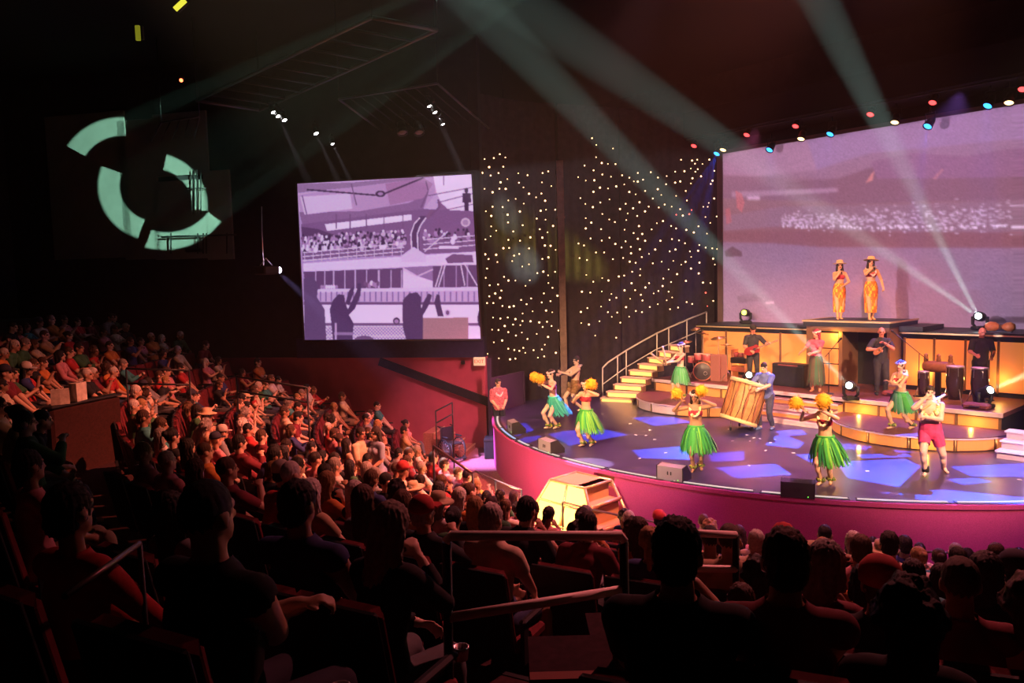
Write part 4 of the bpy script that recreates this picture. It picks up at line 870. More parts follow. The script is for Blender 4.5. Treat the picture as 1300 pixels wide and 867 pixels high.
def figure(pose, voxel=.010):
    """pose keys: sex, k (size), pelvis, lean (unit-ish up vector), twist, head (yaw,pitch,tilt), hl, hr, fl, fr, poles, toes, curl, build"""
    g = pose.get; sex = g('sex', 'f'); k = g('k', 1.0); bl = g('build', 1.0); P = Prims()
    pel = V3(g('pelvis', (0, 0, .93)))*k; up = nrm(V3(g('lean', (0, 0, 1)))); tw = R(g('twist', 0)); up2 = nrm(up+V3(g('curve', (0, 0, 0))))
    side = V3(math.cos(tw), math.sin(tw), 0); side = nrm(side-up*np.dot(side, up)); fwd = np.cross(side, up)*1.0
    if fwd[1] > 0 and abs(tw) < 1.6: fwd = -fwd
    hipside = V3(g('hipside', (1, 0, 0)))
    waist = pel+up*.17*k; chest = waist+up2*.18*k; neck = chest+up2*.17*k
    sw = (.185 if sex == 'm' else .158)*k*(.9+.1*bl); m = sex == 'm'
    P.cap(pel-up*.03*k, waist, (.150 if m else .158)*k*bl, (.138 if m else .118)*k*bl, 'pelvis', .74, side)
    P.cap(waist, chest, (.140 if m else .118)*k*bl, (.162 if m else .138)*k*bl, 'belly', .72, side)
    P.cap(chest, neck-up2*.07*k, (.168 if m else .142)*k*(.5+.5*bl), (.135 if m else .112)*k, 'chest', .68, side)
    P.cap(neck-up2*.05*k-side*sw*.8, neck-up2*.05*k+side*sw*.8, .058*k, .058*k, 'chest', 1.0)
    if not m:
        for s_ in (-1, 1): P.ell(chest+side*s_*.068*k+fwd*.085*k+up2*.01, (.055*k,)*3, 'chest')
    for s_ in (-1, 1): P.ell(pel+hipside*s_*.075*k-fwd*.06*k-up*.05*k, (.085*k, .085*k, .09*k), 'pelvis')
    # head
    yaw, pit, tl = [R(a) for a in g('head', (0, 0, 0))]; Hm = rotm(yaw, pit, tl); up3 = V3(Hm @ Vector((0, 0, 1)))
    H = neck+nrm(up2+up3*.8)*.185*k; H3 = Hm; hv = lambda x, y, z: H+V3(Hm @ Vector((x*k, y*k, z*k)))
    P.cap(neck-up2*.05*k, hv(0, .015, -.06), .058*k*(1.1 if m else .92), .050*k*(1.1 if m else .92), 'neck')
    P.ell(hv(0, .008, .018), (.074*k, .094*k, .100*k), 'head', Hm); P.ell(hv(0, -.025, -.052), (.055*k, .064*k, .062*k), 'head', Hm)
    P.cap(hv(0, -.088, .008), hv(0, -.104, -.026), .010*k, .016*k, 'head'); P.cap(hv(0, -.080, -.056), hv(0, -.086, -.058), .016*k, .012*k, 'head'); P.ell(hv(0, -.072, -.092), (.022*k,)*3, 'head')
    for s_ in (-1, 1): P.ell(hv(.076*s_, .012, -.008), (.014*k, .026*k, .034*k), 'head', Hm); P.cap(hv(.018*s_, -.085, .026), hv(.045*s_, -.078, .026), .010*k, .010*k, 'head')
    # arms
    J = {}
    for nm, s_ in (('L', 1), ('R', -1)):
        sh = neck-up2*.055*k+side*s_*sw; tgt = V3(g('h'+nm.lower(), (.26*s_, -.05, .80)))*k; pole = V3(g('e'+nm.lower(), (.5*s_, .6, -.6)))
        el, wr = ik(sh, tgt, .285*k, .25*k, pole); ar = (1.12 if m else .95)*k*(.6+.4*bl)
        P.cap(sh, el, .054*ar, .041*ar, 'uarm'+nm); P.cap(el, wr, .042*ar, .029*ar, 'farm'+nm)
        f = nrm(wr-el); pn = V3(g('p'+nm.lower(), (-s_*.6, -.3, -.5))); pn = nrm(pn-f*np.dot(pn, f)); lat = np.cross(f, pn)
        P.cap(wr+f*.015*k, wr+f*.075*k, .030*k, .036*k, 'hand'+nm, .45, lat); cu = g('c'+nm.lower(), g('curl', .5))
        for q in range(4):
            o_ = (q-1.5)*.0215*k; ln = (.036, .042, .040, .030)[q]*k; b0 = wr+f*.088*k+lat*o_; d1 = nrm(f*math.cos(cu)+pn*math.sin(cu)+lat*(q-1.5)*.10); b1 = b0+d1*ln; d2 = nrm(f*math.cos(cu*2.2)+pn*math.sin(cu*2.2)+lat*(q-1.5)*.06)
            P.cap(b0-f*.012*k, b1, .0098*k, .0092*k, 'hand'+nm, n=8); P.cap(b1, b1+d2*ln*.95, .0092*k, .0080*k, 'hand'+nm, n=8)
        ts = lat*(-1 if np.dot(lat, side)*s_ > 0 else 1); t0 = wr+f*.03*k+ts*.026*k; t1 = t0+nrm(f*.6+ts*.8+pn*.3)*.042*k; t2 = t1+nrm(f*.85+ts*.35+pn*.4)*.030*k
        P.cap(t0, t1, .0125*k, .0105*k, 'hand'+nm, n=8); P.cap(t1, t2, .0105*k, .009*k, 'hand'+nm, n=8); J['hand'+nm] = wr+f*.09*k; J['hdir'+nm] = f; J['wrist'+nm] = wr
        # legs
        hip = pel+hipside*s_*.088*k-up*.05*k; an = V3(g('f'+nm.lower(), (.10*s_, 0, .075)))*k; kp = V3(g('k'+nm.lower(), (.12*s_, -1, .1)))
        kn, an = ik(hip, an, .425*k, .405*k, kp); lg = (1.05 if m else 1.0)*k*(.5+.5*bl)
        P.cap(hip, kn, .088*lg, .056*lg, 'thigh'+nm); P.cap(kn, an, .056*lg, .038*lg, 'shin'+nm); P.ell(kn+(an-kn)*.28+nrm(np.cross(side, an-kn))*(-.012), (.052*lg, .056*lg, .10*lg), 'shin'+nm)
        td = V3(g('t'+nm.lower(), (.15*s_, -1, 0))); td = nrm(td); P.cap(an-td*.035*k+V3(0, 0, -.035*k), an+td*.13*k+V3(0, 0, -.045*k), .036*k, .030*k, 'foot'+nm, .9, np.cross(td, V3(0, 0, 1))); P.cap(an, an+td*.06*k+V3(0, 0, -.035*k), .036*k, .034*k, 'foot'+nm)
        J['ankle'+nm] = an; J['knee'+nm] = kn; J['shoulder'+nm] = sh; J['elbow'+nm] = el
    me = remesh(P.mb, voxel, 2); me.name = 'body'
    V, N, Fq = arrays(me); lab, T = P.label(V)
    for q in (M_SKIN, M_EYE, M_LIP): me.materials.append(q)
    Hi = Hm.inverted(); loc = ((V-H)@np.array(Hi).T)/k; eye = np.zeros(len(V), bool); lip = np.zeros(len(V), bool)
    for s_ in (-1, 1): eye |= (np.abs(loc[:, 0]-.031*s_) < .016) & (np.abs(loc[:, 2]-.006) < .0085) & (loc[:, 1] < -.05)
    lip = (np.abs(loc[:, 0]) < .024) & (np.abs(loc[:, 2]+.057) < .010) & (loc[:, 1] < -.06)
    mi = np.zeros(len(Fq), int)
    for i, f in enumerate(Fq):
        if eye[list(f)].sum() >= 2: mi[i] = 1
        elif lip[list(f)].sum() >= 2: mi[i] = 2
    me.polygons.foreach_set('material_index', mi); me.update()
    HM = Matrix.Translation(Vector(H)) @ Hm.to_4x4() @ Matrix.Scale(k, 4)
    return dict(me=me, V=V, N=N, F=Fq, lab=lab, T=T, H=HM, J=J, pel=pel, waist=waist, chest=chest, neck=neck, up=up, up2=up2, side=side, fwd=fwd, k=k)
def isl(lab, *names):
    m_ = np.zeros(len(lab), bool)
    for n in names: m_ |= np.char.startswith(lab.astype(str), n)
    return m_
def garment(fg, mask, off, name, m):
    V, N = fg['V'], fg['N']; fs = [f for f in fg['F'] if mask[list(f)].all()]
    used = sorted({i for f in fs for i in f}); ix = {u: j for j, u in enumerate(used)}
    nv = V[used]+N[used]*off; me = bpy.data.meshes.new(name); me.from_pydata(nv.tolist(), [], [tuple(ix[i] for i in f) for f in fs])
    me.materials.append(m); me.polygons.foreach_set('use_smooth', [True]*len(me.polygons)); me.update(); return me
def tz(fg): return (fg['V']-fg['pel'])@fg['up']/fg['k']   # height along the trunk
def shirt_mask(fg, sleeve=.7, low=-.03): l, T = fg['lab'], fg['T']; return isl(l, 'belly', 'chest') | (isl(l, 'pelvis') & (tz(fg) > low)) | (isl(l, 'uarm') & (T < sleeve)) | ((isl(l, 'farm')) & (sleeve > 1) & (T < sleeve-1))
def pants_mask(fg, thigh=1.1, shin=.92): l, T = fg['lab'], fg['T']; return (isl(l, 'pelvis') & (tz(fg) < .14)) | (isl(l, 'thigh') & (T < thigh)) | (isl(l, 'shin') & (T < shin) & (thigh > 1))
def shoes_of(fg, off, col): return [('shoe', garment(fg, isl(fg['lab'], 'foot'+n_), off, 'shoe', M_CLOTH), col) for n_ in 'LR']
def top_mask(fg): c = (fg['V']-fg['chest'])@fg['up2']/fg['k']; return isl(fg['lab'], 'chest', 'belly') & (c > -.06) & (c < .06)

# hair shapes in head space (face towards -Y)
def hair_mesh(kind):
    P = Prims()
    if kind == 'short': P.ell((0, .011, .030), (.083, .098, .104), 'h'); P.ell((0, .05, -.03), (.072, .062, .06), 'h')
    elif kind == 'crop': P.ell((0, .012, .032), (.080, .096, .100), 'h')
    elif kind == 'long':
        P.ell((0, .013, .030), (.088, .101, .106), 'h'); P.cap((0, .055, .0), (0, .085, -.26), .085, .075, 'h', .62); 
        for s_ in (-1, 1): P.cap((.072*s_, .02, .02), (.085*s_, .03, -.20), .030, .030, 'h')
    elif kind == 'bob': P.ell((0, .015, .028), (.094, .104, .107), 'h'); P.cap((0, .05, .0), (0, .06, -.11), .092, .088, 'h', .72); P.cap((.07, .01, 0), (.08, .0, -.09), .03, .03, 'h'); P.cap((-.07, .01, 0), (-.08, .0, -.09), .03, .03, 'h')
    elif kind == 'bun': P.ell((0, .011, .030), (.083, .098, .104), 'h'); P.ell((0, .10, .07), (.045, .045, .045), 'h')
    elif kind == 'curly':
        P.ell((0, .03, .03), (.105, .11, .115), 'h'); r_ = random.Random(5)
        for i in range(40):
            v = Vector((r_.gauss(0, 1), r_.gauss(.35, 1), r_.gauss(.2, 1))).normalized()
            if v.y < -.45: continue
            P.ell((v.x*.10, .03+v.y*.105, .03+v.z*.11), (.028,)*3, 'h')
        P.cap((0, .07, -.02), (0, .09, -.14), .09, .07, 'h', .7)
    elif kind == 'tail': P.ell((0, .011, .030), (.083, .098, .104), 'h'); P.cap((0, .10, .03), (0, .13, -.18), .03, .022, 'h')
    me = remesh(P.mb, .010, 2); V, N, _ = arrays(me); r_ = np.random.default_rng(len(kind)*7+ord(kind[0]))
    an = np.arctan2(V[:, 0], V[:, 1]-.01); am = {'crop': .35, 'curly': .6, 'bun': .5}.get(kind, 1.0)   # combed locks running from the crown down, and loose ends
    gr = .0035*np.sin(an*17+2.0*np.sin(V[:, 2]*30))+.0028*np.sin(an*31+V[:, 2]*25+1.3)+r_.normal(0, .0018, len(V))
    V = V+N*(gr*am)[:, None]; me.vertices.foreach_set('co', V.ravel()); me.update(); me.materials.append(M_HAIR); me.name = 'hair'; return me
HAIR = {k: hair_mesh(k) for k in ('short', 'crop', 'long', 'bob', 'bun', 'curly', 'tail')}
def cap_mesh():
    mb = MB(); mb.lathe([(.094, .02), (.096, .05), (.088, .09), (.06, .125), (.02, .14), (.002, .142)], c=(0, .012, .012), n=18); mb.prism([(-.06, -.085), (-.05, -.15), (0, -.17), (.05, -.15), (.06, -.085)], .028, .04); return mb.mesh('cap', M_CLOTH)
def sunhat_mesh(br=.20):
    mb = MB(); mb.lathe([(br, .045), (br*.75, .058), (.10, .060), (.096, .10), (.085, .145), (.03, .16), (.002, .16)], c=(0, .01, .0), n=22); mb.lathe([(.002, .05), (.09, .048), (br*.98, .036)], c=(0, .01, 0), n=22); return mb.mesh('hat', M_CLOTH)
CAPM, HATM = cap_mesh(), sunhat_mesh()
def flower_ring(rx, ry, n, r, name, mats, seed=1, tilt=0.0, drop=0.0, solid=True):
    """ring of blossoms threaded on a cord; drop lowers the front (-y) for a lei"""
    r_ = random.Random(seed); mb = MB(); pts = []
    for i in range(n+1):
        a = 2*math.pi*i/n; y = ry*math.sin(a); pts.append((rx*math.cos(a), y, -drop*max(0, -math.sin(a))**1.3+tilt*y))
    mb.tube(pts, r*.6, 6, cap=False)
    for p in pts[:-1]:
        for q in range(3):
            mb.cur = r_.randrange(len(mats)); o_ = Vector((r_.gauss(0, r*.35), r_.gauss(0, r*.35), r_.gauss(0, r*.35))); mb.ell(Vector(p)+o_, (r*r_.uniform(.6, .95),)*3, 6, 4)
    return mb.mesh(name, mats)
def grass_skirt_mesh(name, top, hem, length, mats, seed=1, blow=(0, 0), n=70, tz=0.0):
    """hanging strands from a waist ring; top/hem radii; blow shifts the hem sideways"""
    r_ = random.Random(seed); mb = MB()
    for lay in range(3):
        for i in range(n):
            a = 2*math.pi*(i+lay/3)/n; ca, sa = math.cos(a), math.sin(a); w_ = .011+.006*r_.random(); ln = length*r_.uniform(.9, 1.05); mb.cur = r_.randrange(len(mats)); pts = []; j = r_.gauss(0, .05); ex = r_.uniform(.85, 1.05)-.06*lay
            for t in (0, .2, .45, .72, 1.0):
                rr = top+(hem*ex-top)*(t**.65)-.01*lay; b_ = t**1.3; an = a+j*t
                pts.append(Vector((rr*math.cos(an)+blow[0]*b_, rr*.88*math.sin(an)+blow[1]*b_, -ln*t+.012*math.sin(9*an+4*t))))
            tg_ = Vector((-sa, ca, 0)); vs = []
            for q, p in enumerate(pts): ww = w_*(1 if q < 4 else .45); vs += [p-tg_*ww, p+tg_*ww]
            mb.add(vs, [(2*q, 2*q+1, 2*q+3, 2*q+2) for q in range(4)])
    return mb.mesh(name, mats)
def pompom(p, d, r, lb, col='gold'):
    """feather rattle: fuzzy ball of feathers on a short gourd handle, held at p pointing along d"""
    d = Vector(d).normalized(); t = thing('feather_pompom', lb, 'pompom', p, 0, 'feather pompoms of the dancers'); r_ = random.Random(int(p[0]*100)); mb = MB()
    ma = [mat('gold_feather', (.80, .42, .02), .8), mat('amber_feather', (.70, .30, .02), .8)]; c = d*(r*.8+.05)
    for i in range(260):
        v = Vector((r_.gauss(0, 1), r_.gauss(0, 1), r_.gauss(0, 1))).normalized(); a = v.orthogonal().normalized()*.012; b = v.cross(a); L = r*r_.uniform(.8, 1.08); mb.cur = i % 2; dr = Vector((0, 0, -.15*r*r_.random()))
        mb.add([c+a*.6, c+b*.6, c+v*L*.6+a, c+v*L*.6-a, c+v*L+dr], [(0, 2, 3, 1), (2, 4, 3)])
    mb.cur = 0; mb.ell(c, (r*.72,)*3, 12, 8); tag(mb.build('feathers', ma, t), kind='stuff')
    mb = MB(); mb.lathe([(.012, -.10), (.014, 0), (.03, .03), (.035, .06), (.02, .09)], axis=d, n=10); mb.build('handle', mat('gourd_handle', (.35, .17, .06), .5), t)
    return t
def add_person(fg, loc, rz, label, skin, group=None, hair=None, haircol=(.02, .014, .012), garments=(), name='person'):
    """garments: (name, mesh, colour or None)"""
    o = link(name, fg['me']); o.location = loc; o.rotation_euler = (0, 0, rz); o.color = (*skin, 1); tag(o, label, 'person', group)
    if hair: h = link('hair', HAIR[hair], o); h.matrix_basis = fg['H']; h.color = (*haircol, 1)
    for nm, me, c in garments:
        q = link(nm, me, o)
        if c is not None: q.color = (*c, 1)
    return o
def wpt(o_loc, rz, p): return Vector(o_loc)+Matrix.Rotation(rz, 3, 'Z') @ Vector(p)
TAN, BROWN, FAIR = (.62, .36, .22), (.36, .19, .11), (.66, .42, .31)
MG = [mat('green_grass_strand', (.05, .36, .05), .7), mat('bright_grass_strand', (.16, .52, .05), .7), mat('deep_grass_strand', (.02, .24, .05), .7)]
MT = [mat('teal_strand', (.05, .52, .36), .6), mat('aqua_strand', (.12, .62, .42), .6), mat('deep_teal_strand', (.03, .36, .26), .6)]
MCREAM = [mat('cream_blossom', (.80, .70, .42), .8), mat('yellow_blossom', (.78, .62, .25), .8)]; MWHITE = [mat('white_blossom', (.58, .54, .52), .8), mat('rose_blossom', (.75, .45, .45), .8)]
MLEAF = [mat('leaf_green', (.30, .34, .05), .7), mat('leaf_yellow', (.62, .50, .06), .7), mat('leaf_dark', (.10, .14, .03), .7)]
M_BRA = mat('dark_red_cloth', (.42, .03, .05), .8, var=.2, vscale=20)
LEI = flower_ring(.115, .165, 26, .030, 'lei', MCREAM, 2, .35, .14); LEIBIG = flower_ring(.14, .185, 26, .042, 'lei', MCREAM, 3, .35, .15); LEIW = flower_ring(.115, .165, 26, .026, 'lei', MWHITE, 4, .35, .10)
CROWN = flower_ring(.088, .102, 22, .022, 'flower_crown', MWHITE, 5, .15); ANKLET = flower_ring(.055, .06, 14, .032, 'anklet', MLEAF, 6); WRISTLET = flower_ring(.038, .038, 10, .022, 'wristlet', MLEAF, 7)
def put(nm, me, parent, loc, rot=None, sc_=1.0):
    o = link(nm, me, parent); o.location = loc; o.scale = (sc_,)*3
    if rot is not None: o.rotation_euler = rot
    return o
def dancer(pose, ground, rz, label, skirt='green', skin=TAN, hair='long', lei=True, crown=True, blow=(0, 0), length=.52, hem=.40, pomp=None, group='hula dancers'):
    fg = figure(pose); k = fg['k']
    gs = [('bandeau', garment(fg, top_mask(fg), .008, 'bandeau', M_BRA), None)]
    o = add_person(fg, ground, rz, label, skin, group, hair, (.025, .014, .010), gs)
    w_ = fg['pel']+fg['up']*.07*k; q = Vector(fg['up']).rotation_difference(Vector((0, 0, 1))).inverted().to_euler()
    mats = {'green': MG, 'teal': MT, 'pale': [mat('pale_green_strand', (.10, .40, .16), .7), mat('grey_green_strand', (.20, .46, .24), .7), MG[0]]}[skirt]
    s_ = put('grass_skirt', grass_skirt_mesh('grass_skirt', .15, hem, length, mats, int(ground[0]*100), blow), o, w_, q); s_['kind'] = 'stuff'
    mb = MB(); n = 24; mb.tube([(.150*math.cos(2*math.pi*i/n), .118*math.sin(2*math.pi*i/n), .01) for i in range(n+1)], .022, 8, cap=False); put('waistband', mb.mesh('waistband', mats[0]), o, w_, q)
    if lei: put('lei', LEI, o, fg['neck']-fg['up2']*.02, None, k)
    if crown: c = link('flower_crown', CROWN, o); c.matrix_basis = fg['H'] @ Matrix.Translation((0, .012, .055))
    for n_ in 'LR': put('anklet', ANKLET, o, fg['J']['ankle'+n_]+V3(0, 0, .02))
    if pomp:
        for n_, d, r, lb in pomp: pompom(wpt(ground, rz, fg['J']['hand'+n_]), Matrix.Rotation(rz, 3, 'Z') @ Vector(d), r, lb)
    return o, fg
# ------------------------------------------------------------------ performers on the deck
BENT = dict(pelvis=(0, 0, .82))
# far left dancer, teal skirt
dancer(dict(k=.97, pelvis=(0, .02, .80), lean=(0, -.12, 1), hl=(.10, -.34, 1.22), hr=(-.16, -.32, 1.28), el=(1, .1, -.5), er=(-1, .1, -.5), head=(0, 5, 0), fl=(.07, .08, .075), fr=(-.07, -.10, .075), curl=1.0),
       atZ(703, 544, 0), R(-62), 'dancer in a teal grass skirt raising yellow pompoms at the far left', 'teal', FAIR, 'bun', False, True, (0, .17), .50, .36,
       [('L', (.2, -.2, .8), .15, 'yellow pompom at the face of the teal skirted dancer'), ('R', (-.4, -.5, .6), .16, 'yellow pompom held out by the teal skirted dancer')])
# bare-chested man behind her
fg = figure(dict(sex='m', k=1.0, pelvis=(0, .04, .84), lean=(0, .10, 1), hl=(.06, -.36, 1.22), hr=(-.08, -.40, 1.16), el=(.6, .2, -.9), er=(-.6, .2, -.9), pl=(-1, 0, .2), pr=(1, 0, .2), curl=.2, head=(10, 0, 0), fl=(.10, .20, .16), fr=(-.08, -.16, .075), tl=(.1, -1, -.3)))
g0 = atZ(729, 524, 0); o = add_person(fg, g0, R(-72), 'bare-chested man clapping in a brown wrap beside the star drape', FAIR, 'hula dancers', 'short', (.03, .02, .02), [('wrap', garment(fg, pants_mask(fg, .55), .018, 'wrap', mat('brown_wrap', (.26, .12, .05), .85, var=.4, vscale=18)), None)])
put('lei', LEIW, o, fg['neck']-fg['up2']*.02)
mb = MB(); mb.ell((0, 0, 0), (.09, .05, .10), 10, 8); put('hip_ornament', mb.mesh('hip_ornament', mat('coconut_husk', (.20, .12, .06), .9)), o, fg['pel']+V3(-.10, -.15, -.02))
# front left dancer, hands at her face
dancer(dict(k=.95, pelvis=(0, 0, .83), lean=(.02, -.02, 1), hl=(.20, -.14, 1.40), hr=(-.10, -.26, 1.26), el=(1, .2, -.4), er=(-.8, .2, -.8), head=(-12, 4, -6), fl=(.10, .10, .075), fr=(-.05, -.08, .075), curl=.9),
       atZ(745, 566, 0), R(-42), 'dancer in a dark green grass skirt with one pompom beside her head', 'green', TAN, 'bun', False, True, (.06, .07), .52, .38,
       [('L', (.5, .2, .6), .17, 'yellow pompom beside the head of the front left dancer')])
# front centre dancer
dancer(dict(k=.97, pelvis=(0, 0, .86), lean=(-.03, 0, 1), hl=(.16, -.16, 1.50), hr=(-.30, -.16, 1.44), el=(1, 0, -.3), er=(-1, 0, -.5), head=(-10, 6, 0), fl=(.09, .10, .075), fr=(-.05, -.10, .075), curl=.9),
       atZ(884, 597, 0), R(-18), 'dancer in a green grass skirt with cream lei in front of the tilted drum', 'green', BROWN, 'long', True, True, (.03, 0), .52, .39,
       [('L', (.2, 0, .7), .15, 'yellow pompom right of the front centre dancer'), ('R', (-.5, 0, .6), .15, 'yellow pompom left of the front centre dancer')])
# front right dancer
dancer(dict(k=.97, pelvis=(0, .02, .86), lean=(-.02, -.06, 1), hl=(.06, -.28, 1.44), hr=(-.34, -.22, 1.40), el=(1, 0, -.4), er=(-1, 0, -.6), head=(-5, 10, 0), fl=(.08, .12, .075), fr=(-.06, -.04, .075), curl=.9),
       atZ(1047, 615, 0), R(-38), 'dancer in a bright green grass skirt nearest the stage front', 'green', TAN, 'bob', True, False, (.05, .05), .52, .39,
       [('L', (.2, .1, .7), .18, 'yellow pompom before the face of the dancer nearest the stage front'), ('R', (-.6, -.1, .5), .16, 'yellow pompom swung out by the dancer nearest the stage front')])
# bare-chested man with lei and pink shorts
fg = figure(dict(sex='m', k=1.02, build=1.18, pelvis=(0, .02, .85), lean=(-.04, -.02, 1), hl=(-.06, -.24, 1.12), hr=(-.10, -.20, 1.46), el=(1, .4, -.2), er=(-.8, -.1, -.9), pl=(0, .8, 0), pr=(0, 1, .3), curl=.6, head=(8, 0, 4), fl=(.22, .30, .09), fr=(-.06, -.14, .075), kl=(.3, -1, 0), tl=(.6, -1, -.2)))
g0 = atZ(1180, 602, 0); o = add_person(fg, g0, R(-32), 'bare-chested man in pink shorts with thick cream lei at the right', FAIR, 'hula dancers', 'crop', (.05, .03, .02), [('shorts', garment(fg, pants_mask(fg, .62), .022, 'shorts', mat('pink_red_shorts', (.62, .05, .16), .8, var=.25, vscale=14)), None)])
put('lei', LEIBIG, o, fg['neck']-fg['up2']*.03, None, 1.1)
mb = MB(); mb.lathe([(.062, -.05), (.064, .0), (.062, .06)], n=14); put('ankle_band', mb.mesh('ankle_band', M_BLACK), o, fg['J']['ankleR']+V3(0, 0, .05))
a, b = wpt(g0, R(-32), fg['J']['handR']+V3(-.10, -.06, -.28)), wpt(g0, R(-32), V3(.22, .24, 1.52)); mb = MB(); mb.tube([Vector((0, 0, 0)), (b-a)*.5, b-a], [.022, .026, .024], 8); q = mb.build('bamboo_stick', mat('pale_bamboo', (.62, .40, .20), .5)); q.location = a; tag(q, 'pale bamboo stick resting on the shoulder of the man in pink shorts', 'stick')
# dancer with sticks on the left half-round step
o, fg = dancer(dict(k=.98, pelvis=(0, .02, .88), lean=(0, .05, 1), hl=(.10, -.42, 1.14), hr=(-.12, -.40, 1.10), el=(.7, .2, -.8), er=(-.7, .2, -.8), head=(0, 0, 0), fl=(.08, .06, .075), fr=(-.06, -.06, .075), curl=1.1),
       atZ(863, 506, .3), R(-70), 'dancer in a pale green skirt striking two sticks on the left step', 'pale', FAIR, 'tail', False, True, (0, .03), .48, .33)
for n_, d, lb in (('L', (.05, -.15, .5), 'pale split-bamboo stick held upright by the dancer on the left step'), ('R', (-.05, -.42, .34), 'pale split-bamboo stick slanting forward from the dancer on the left step')):
    mb = MB(); dv = Matrix.Rotation(R(-70), 3, 'Z') @ Vector(d); mb.tube([-dv*.15, dv*.4, dv], [.018, .024, .028], 8); q = mb.build('bamboo_stick', mat('pale_bamboo', (.62, .40, .20), .5)); q.location = wpt(atZ(863, 506, .3), R(-70), fg['J']['hand'+n_]); tag(q, lb, 'stick')
# dancer with crossed arms on the right half-round step
o, fg = dancer(dict(k=.97, pelvis=(0, .0, .80), lean=(0, -.05, 1), hl=(-.12, -.22, 1.12), hr=(.10, -.26, 1.06), el=(1, -.1, -.6), er=(-1, -.1, -.6), head=(10, 0, 0), fl=(.14, .24, .075), fr=(-.08, -.18, .075), curl=.5),
       atZ(1143, 544, .3), R(-66), 'dancer in a dark green skirt with folded arms on the right step', 'pale', TAN, 'bun', True, True, (0, .06), .46, .33)
# drummer behind the tilted drum
DG = atZ(972, 545, 0)
fg = figure(dict(sex='m', k=1.0, build=1.1, pelvis=(0, .05, .90), lean=(0, -.18, 1), hl=(.12, -.46, 1.10), hr=(-.16, -.46, 1.14), el=(.8, .3, -.8), er=(-.8, .3, -.8), curl=.4, head=(0, 22, 0), fl=(.14, .10, .075), fr=(-.12, -.06, .075)))
SHR = garment(fg, shirt_mask(fg, .9, -.10), .016, 'shirt', M_CLOTH)
o = add_person(fg, DG, R(-48), 'drummer in a blue shirt leaning over the big tilted drum', TAN, 'musicians', 'crop', (.02, .015, .015), [('shirt', SHR, (.10, .12, .30)), ('trousers', garment(fg, pants_mask(fg), .014, 'trousers', M_CLOTH), (.05, .045, .08)), *shoes_of(fg, .008, (.1, .14, .3))])
put('lei', flower_ring(.12, .13, 24, .024, 'lei', [MCREAM[0], mat('red_blossom', (.6, .05, .05), .8), MLEAF[0]], 9, .3, .34), o, fg['neck']-fg['up2']*.02)
# big tilted barrel drum on castors
dc = atZ(938, 545, 0); t = thing('barrel_drum', 'big tilted wooden barrel drum with rope lacing in the middle of the stage', 'drum', dc)
ax = Vector((.34, .10, 1)).normalized(); c = Vector((.0, .05, .22)); L = .98
mb = MB(); prof = [(.40, 0), (.43, .03), (.455, L*.3), (.46, L*.55), (.445, L*.85), (.43, L)]; mb.lathe(prof, c=c, axis=ax, n=32); mb.build('shell', mat('orange_wood_shell', (.50, .22, .08), .5, var=.2, vscale=6), t)
for h, rr in ((.0, .455), (L, .47)):
    mb = MB(); mb.lathe([(rr-.02, h-.05), (rr+.012, h-.05), (rr+.02, h), (rr+.012, h+.05), (rr-.02, h+.05)], c=c, axis=ax, n=32, caps=False); mb.build('hoop', mat('pale_rope_hoop', (.72, .48, .25), .7), t)
mb = MB(); mb.lathe([(.44, L+.02), (.43, L+.055), (.2, L+.06), (.002, L+.06)], c=c, axis=ax, n=32); mb.build('drum_head', mat('cream_drum_skin', (.72, .58, .42), .6), t)
aa = ax.orthogonal().normalized(); bb = ax.cross(aa)
for i in range(20):
    p0 = 2*math.pi*i/20; pts = []
    for j, h in enumerate((0, L*.3, L*.6, L)):
        an = p0+(.08 if j in (1, 2) else -.04)*(1 if i % 2 else -1); rr = [.462, .468, .472, .468][j]; pts.append(c+ax*h+(aa*math.cos(an)+bb*math.sin(an))*rr)
    mb = MB(); mb.tube(pts, .008, 5); mb.build('lacing', mat('dark_rope', (.12, .05, .03), .9), t)
for i in range(10):
    an = 2*math.pi*i/10; u = aa*math.cos(an)+bb*math.sin(an); mb = MB(); mb.tube([c+ax*.05+u*.468, c+ax*(L*.5)+u*.474, c+ax*(L-.05)+u*.472], .02, 6); mb.build('stave', mat('red_wood_stave', (.38, .12, .05), .5), t)
for (x, y) in ((-.25, -.15), (.28, -.18), (.12, .35)):
    mb = MB(); mb.tube([(x, y, .26), (x, y, .08)], .018, 6); mb.build('stand_leg', M_STEEL, t); mb = MB(); mb.lathe([(.045, -.015), (.05, 0), (.045, .015)], c=(x, y, .05), axis=(1, 0, 0), n=12); mb.build('castor', M_METAL, t)
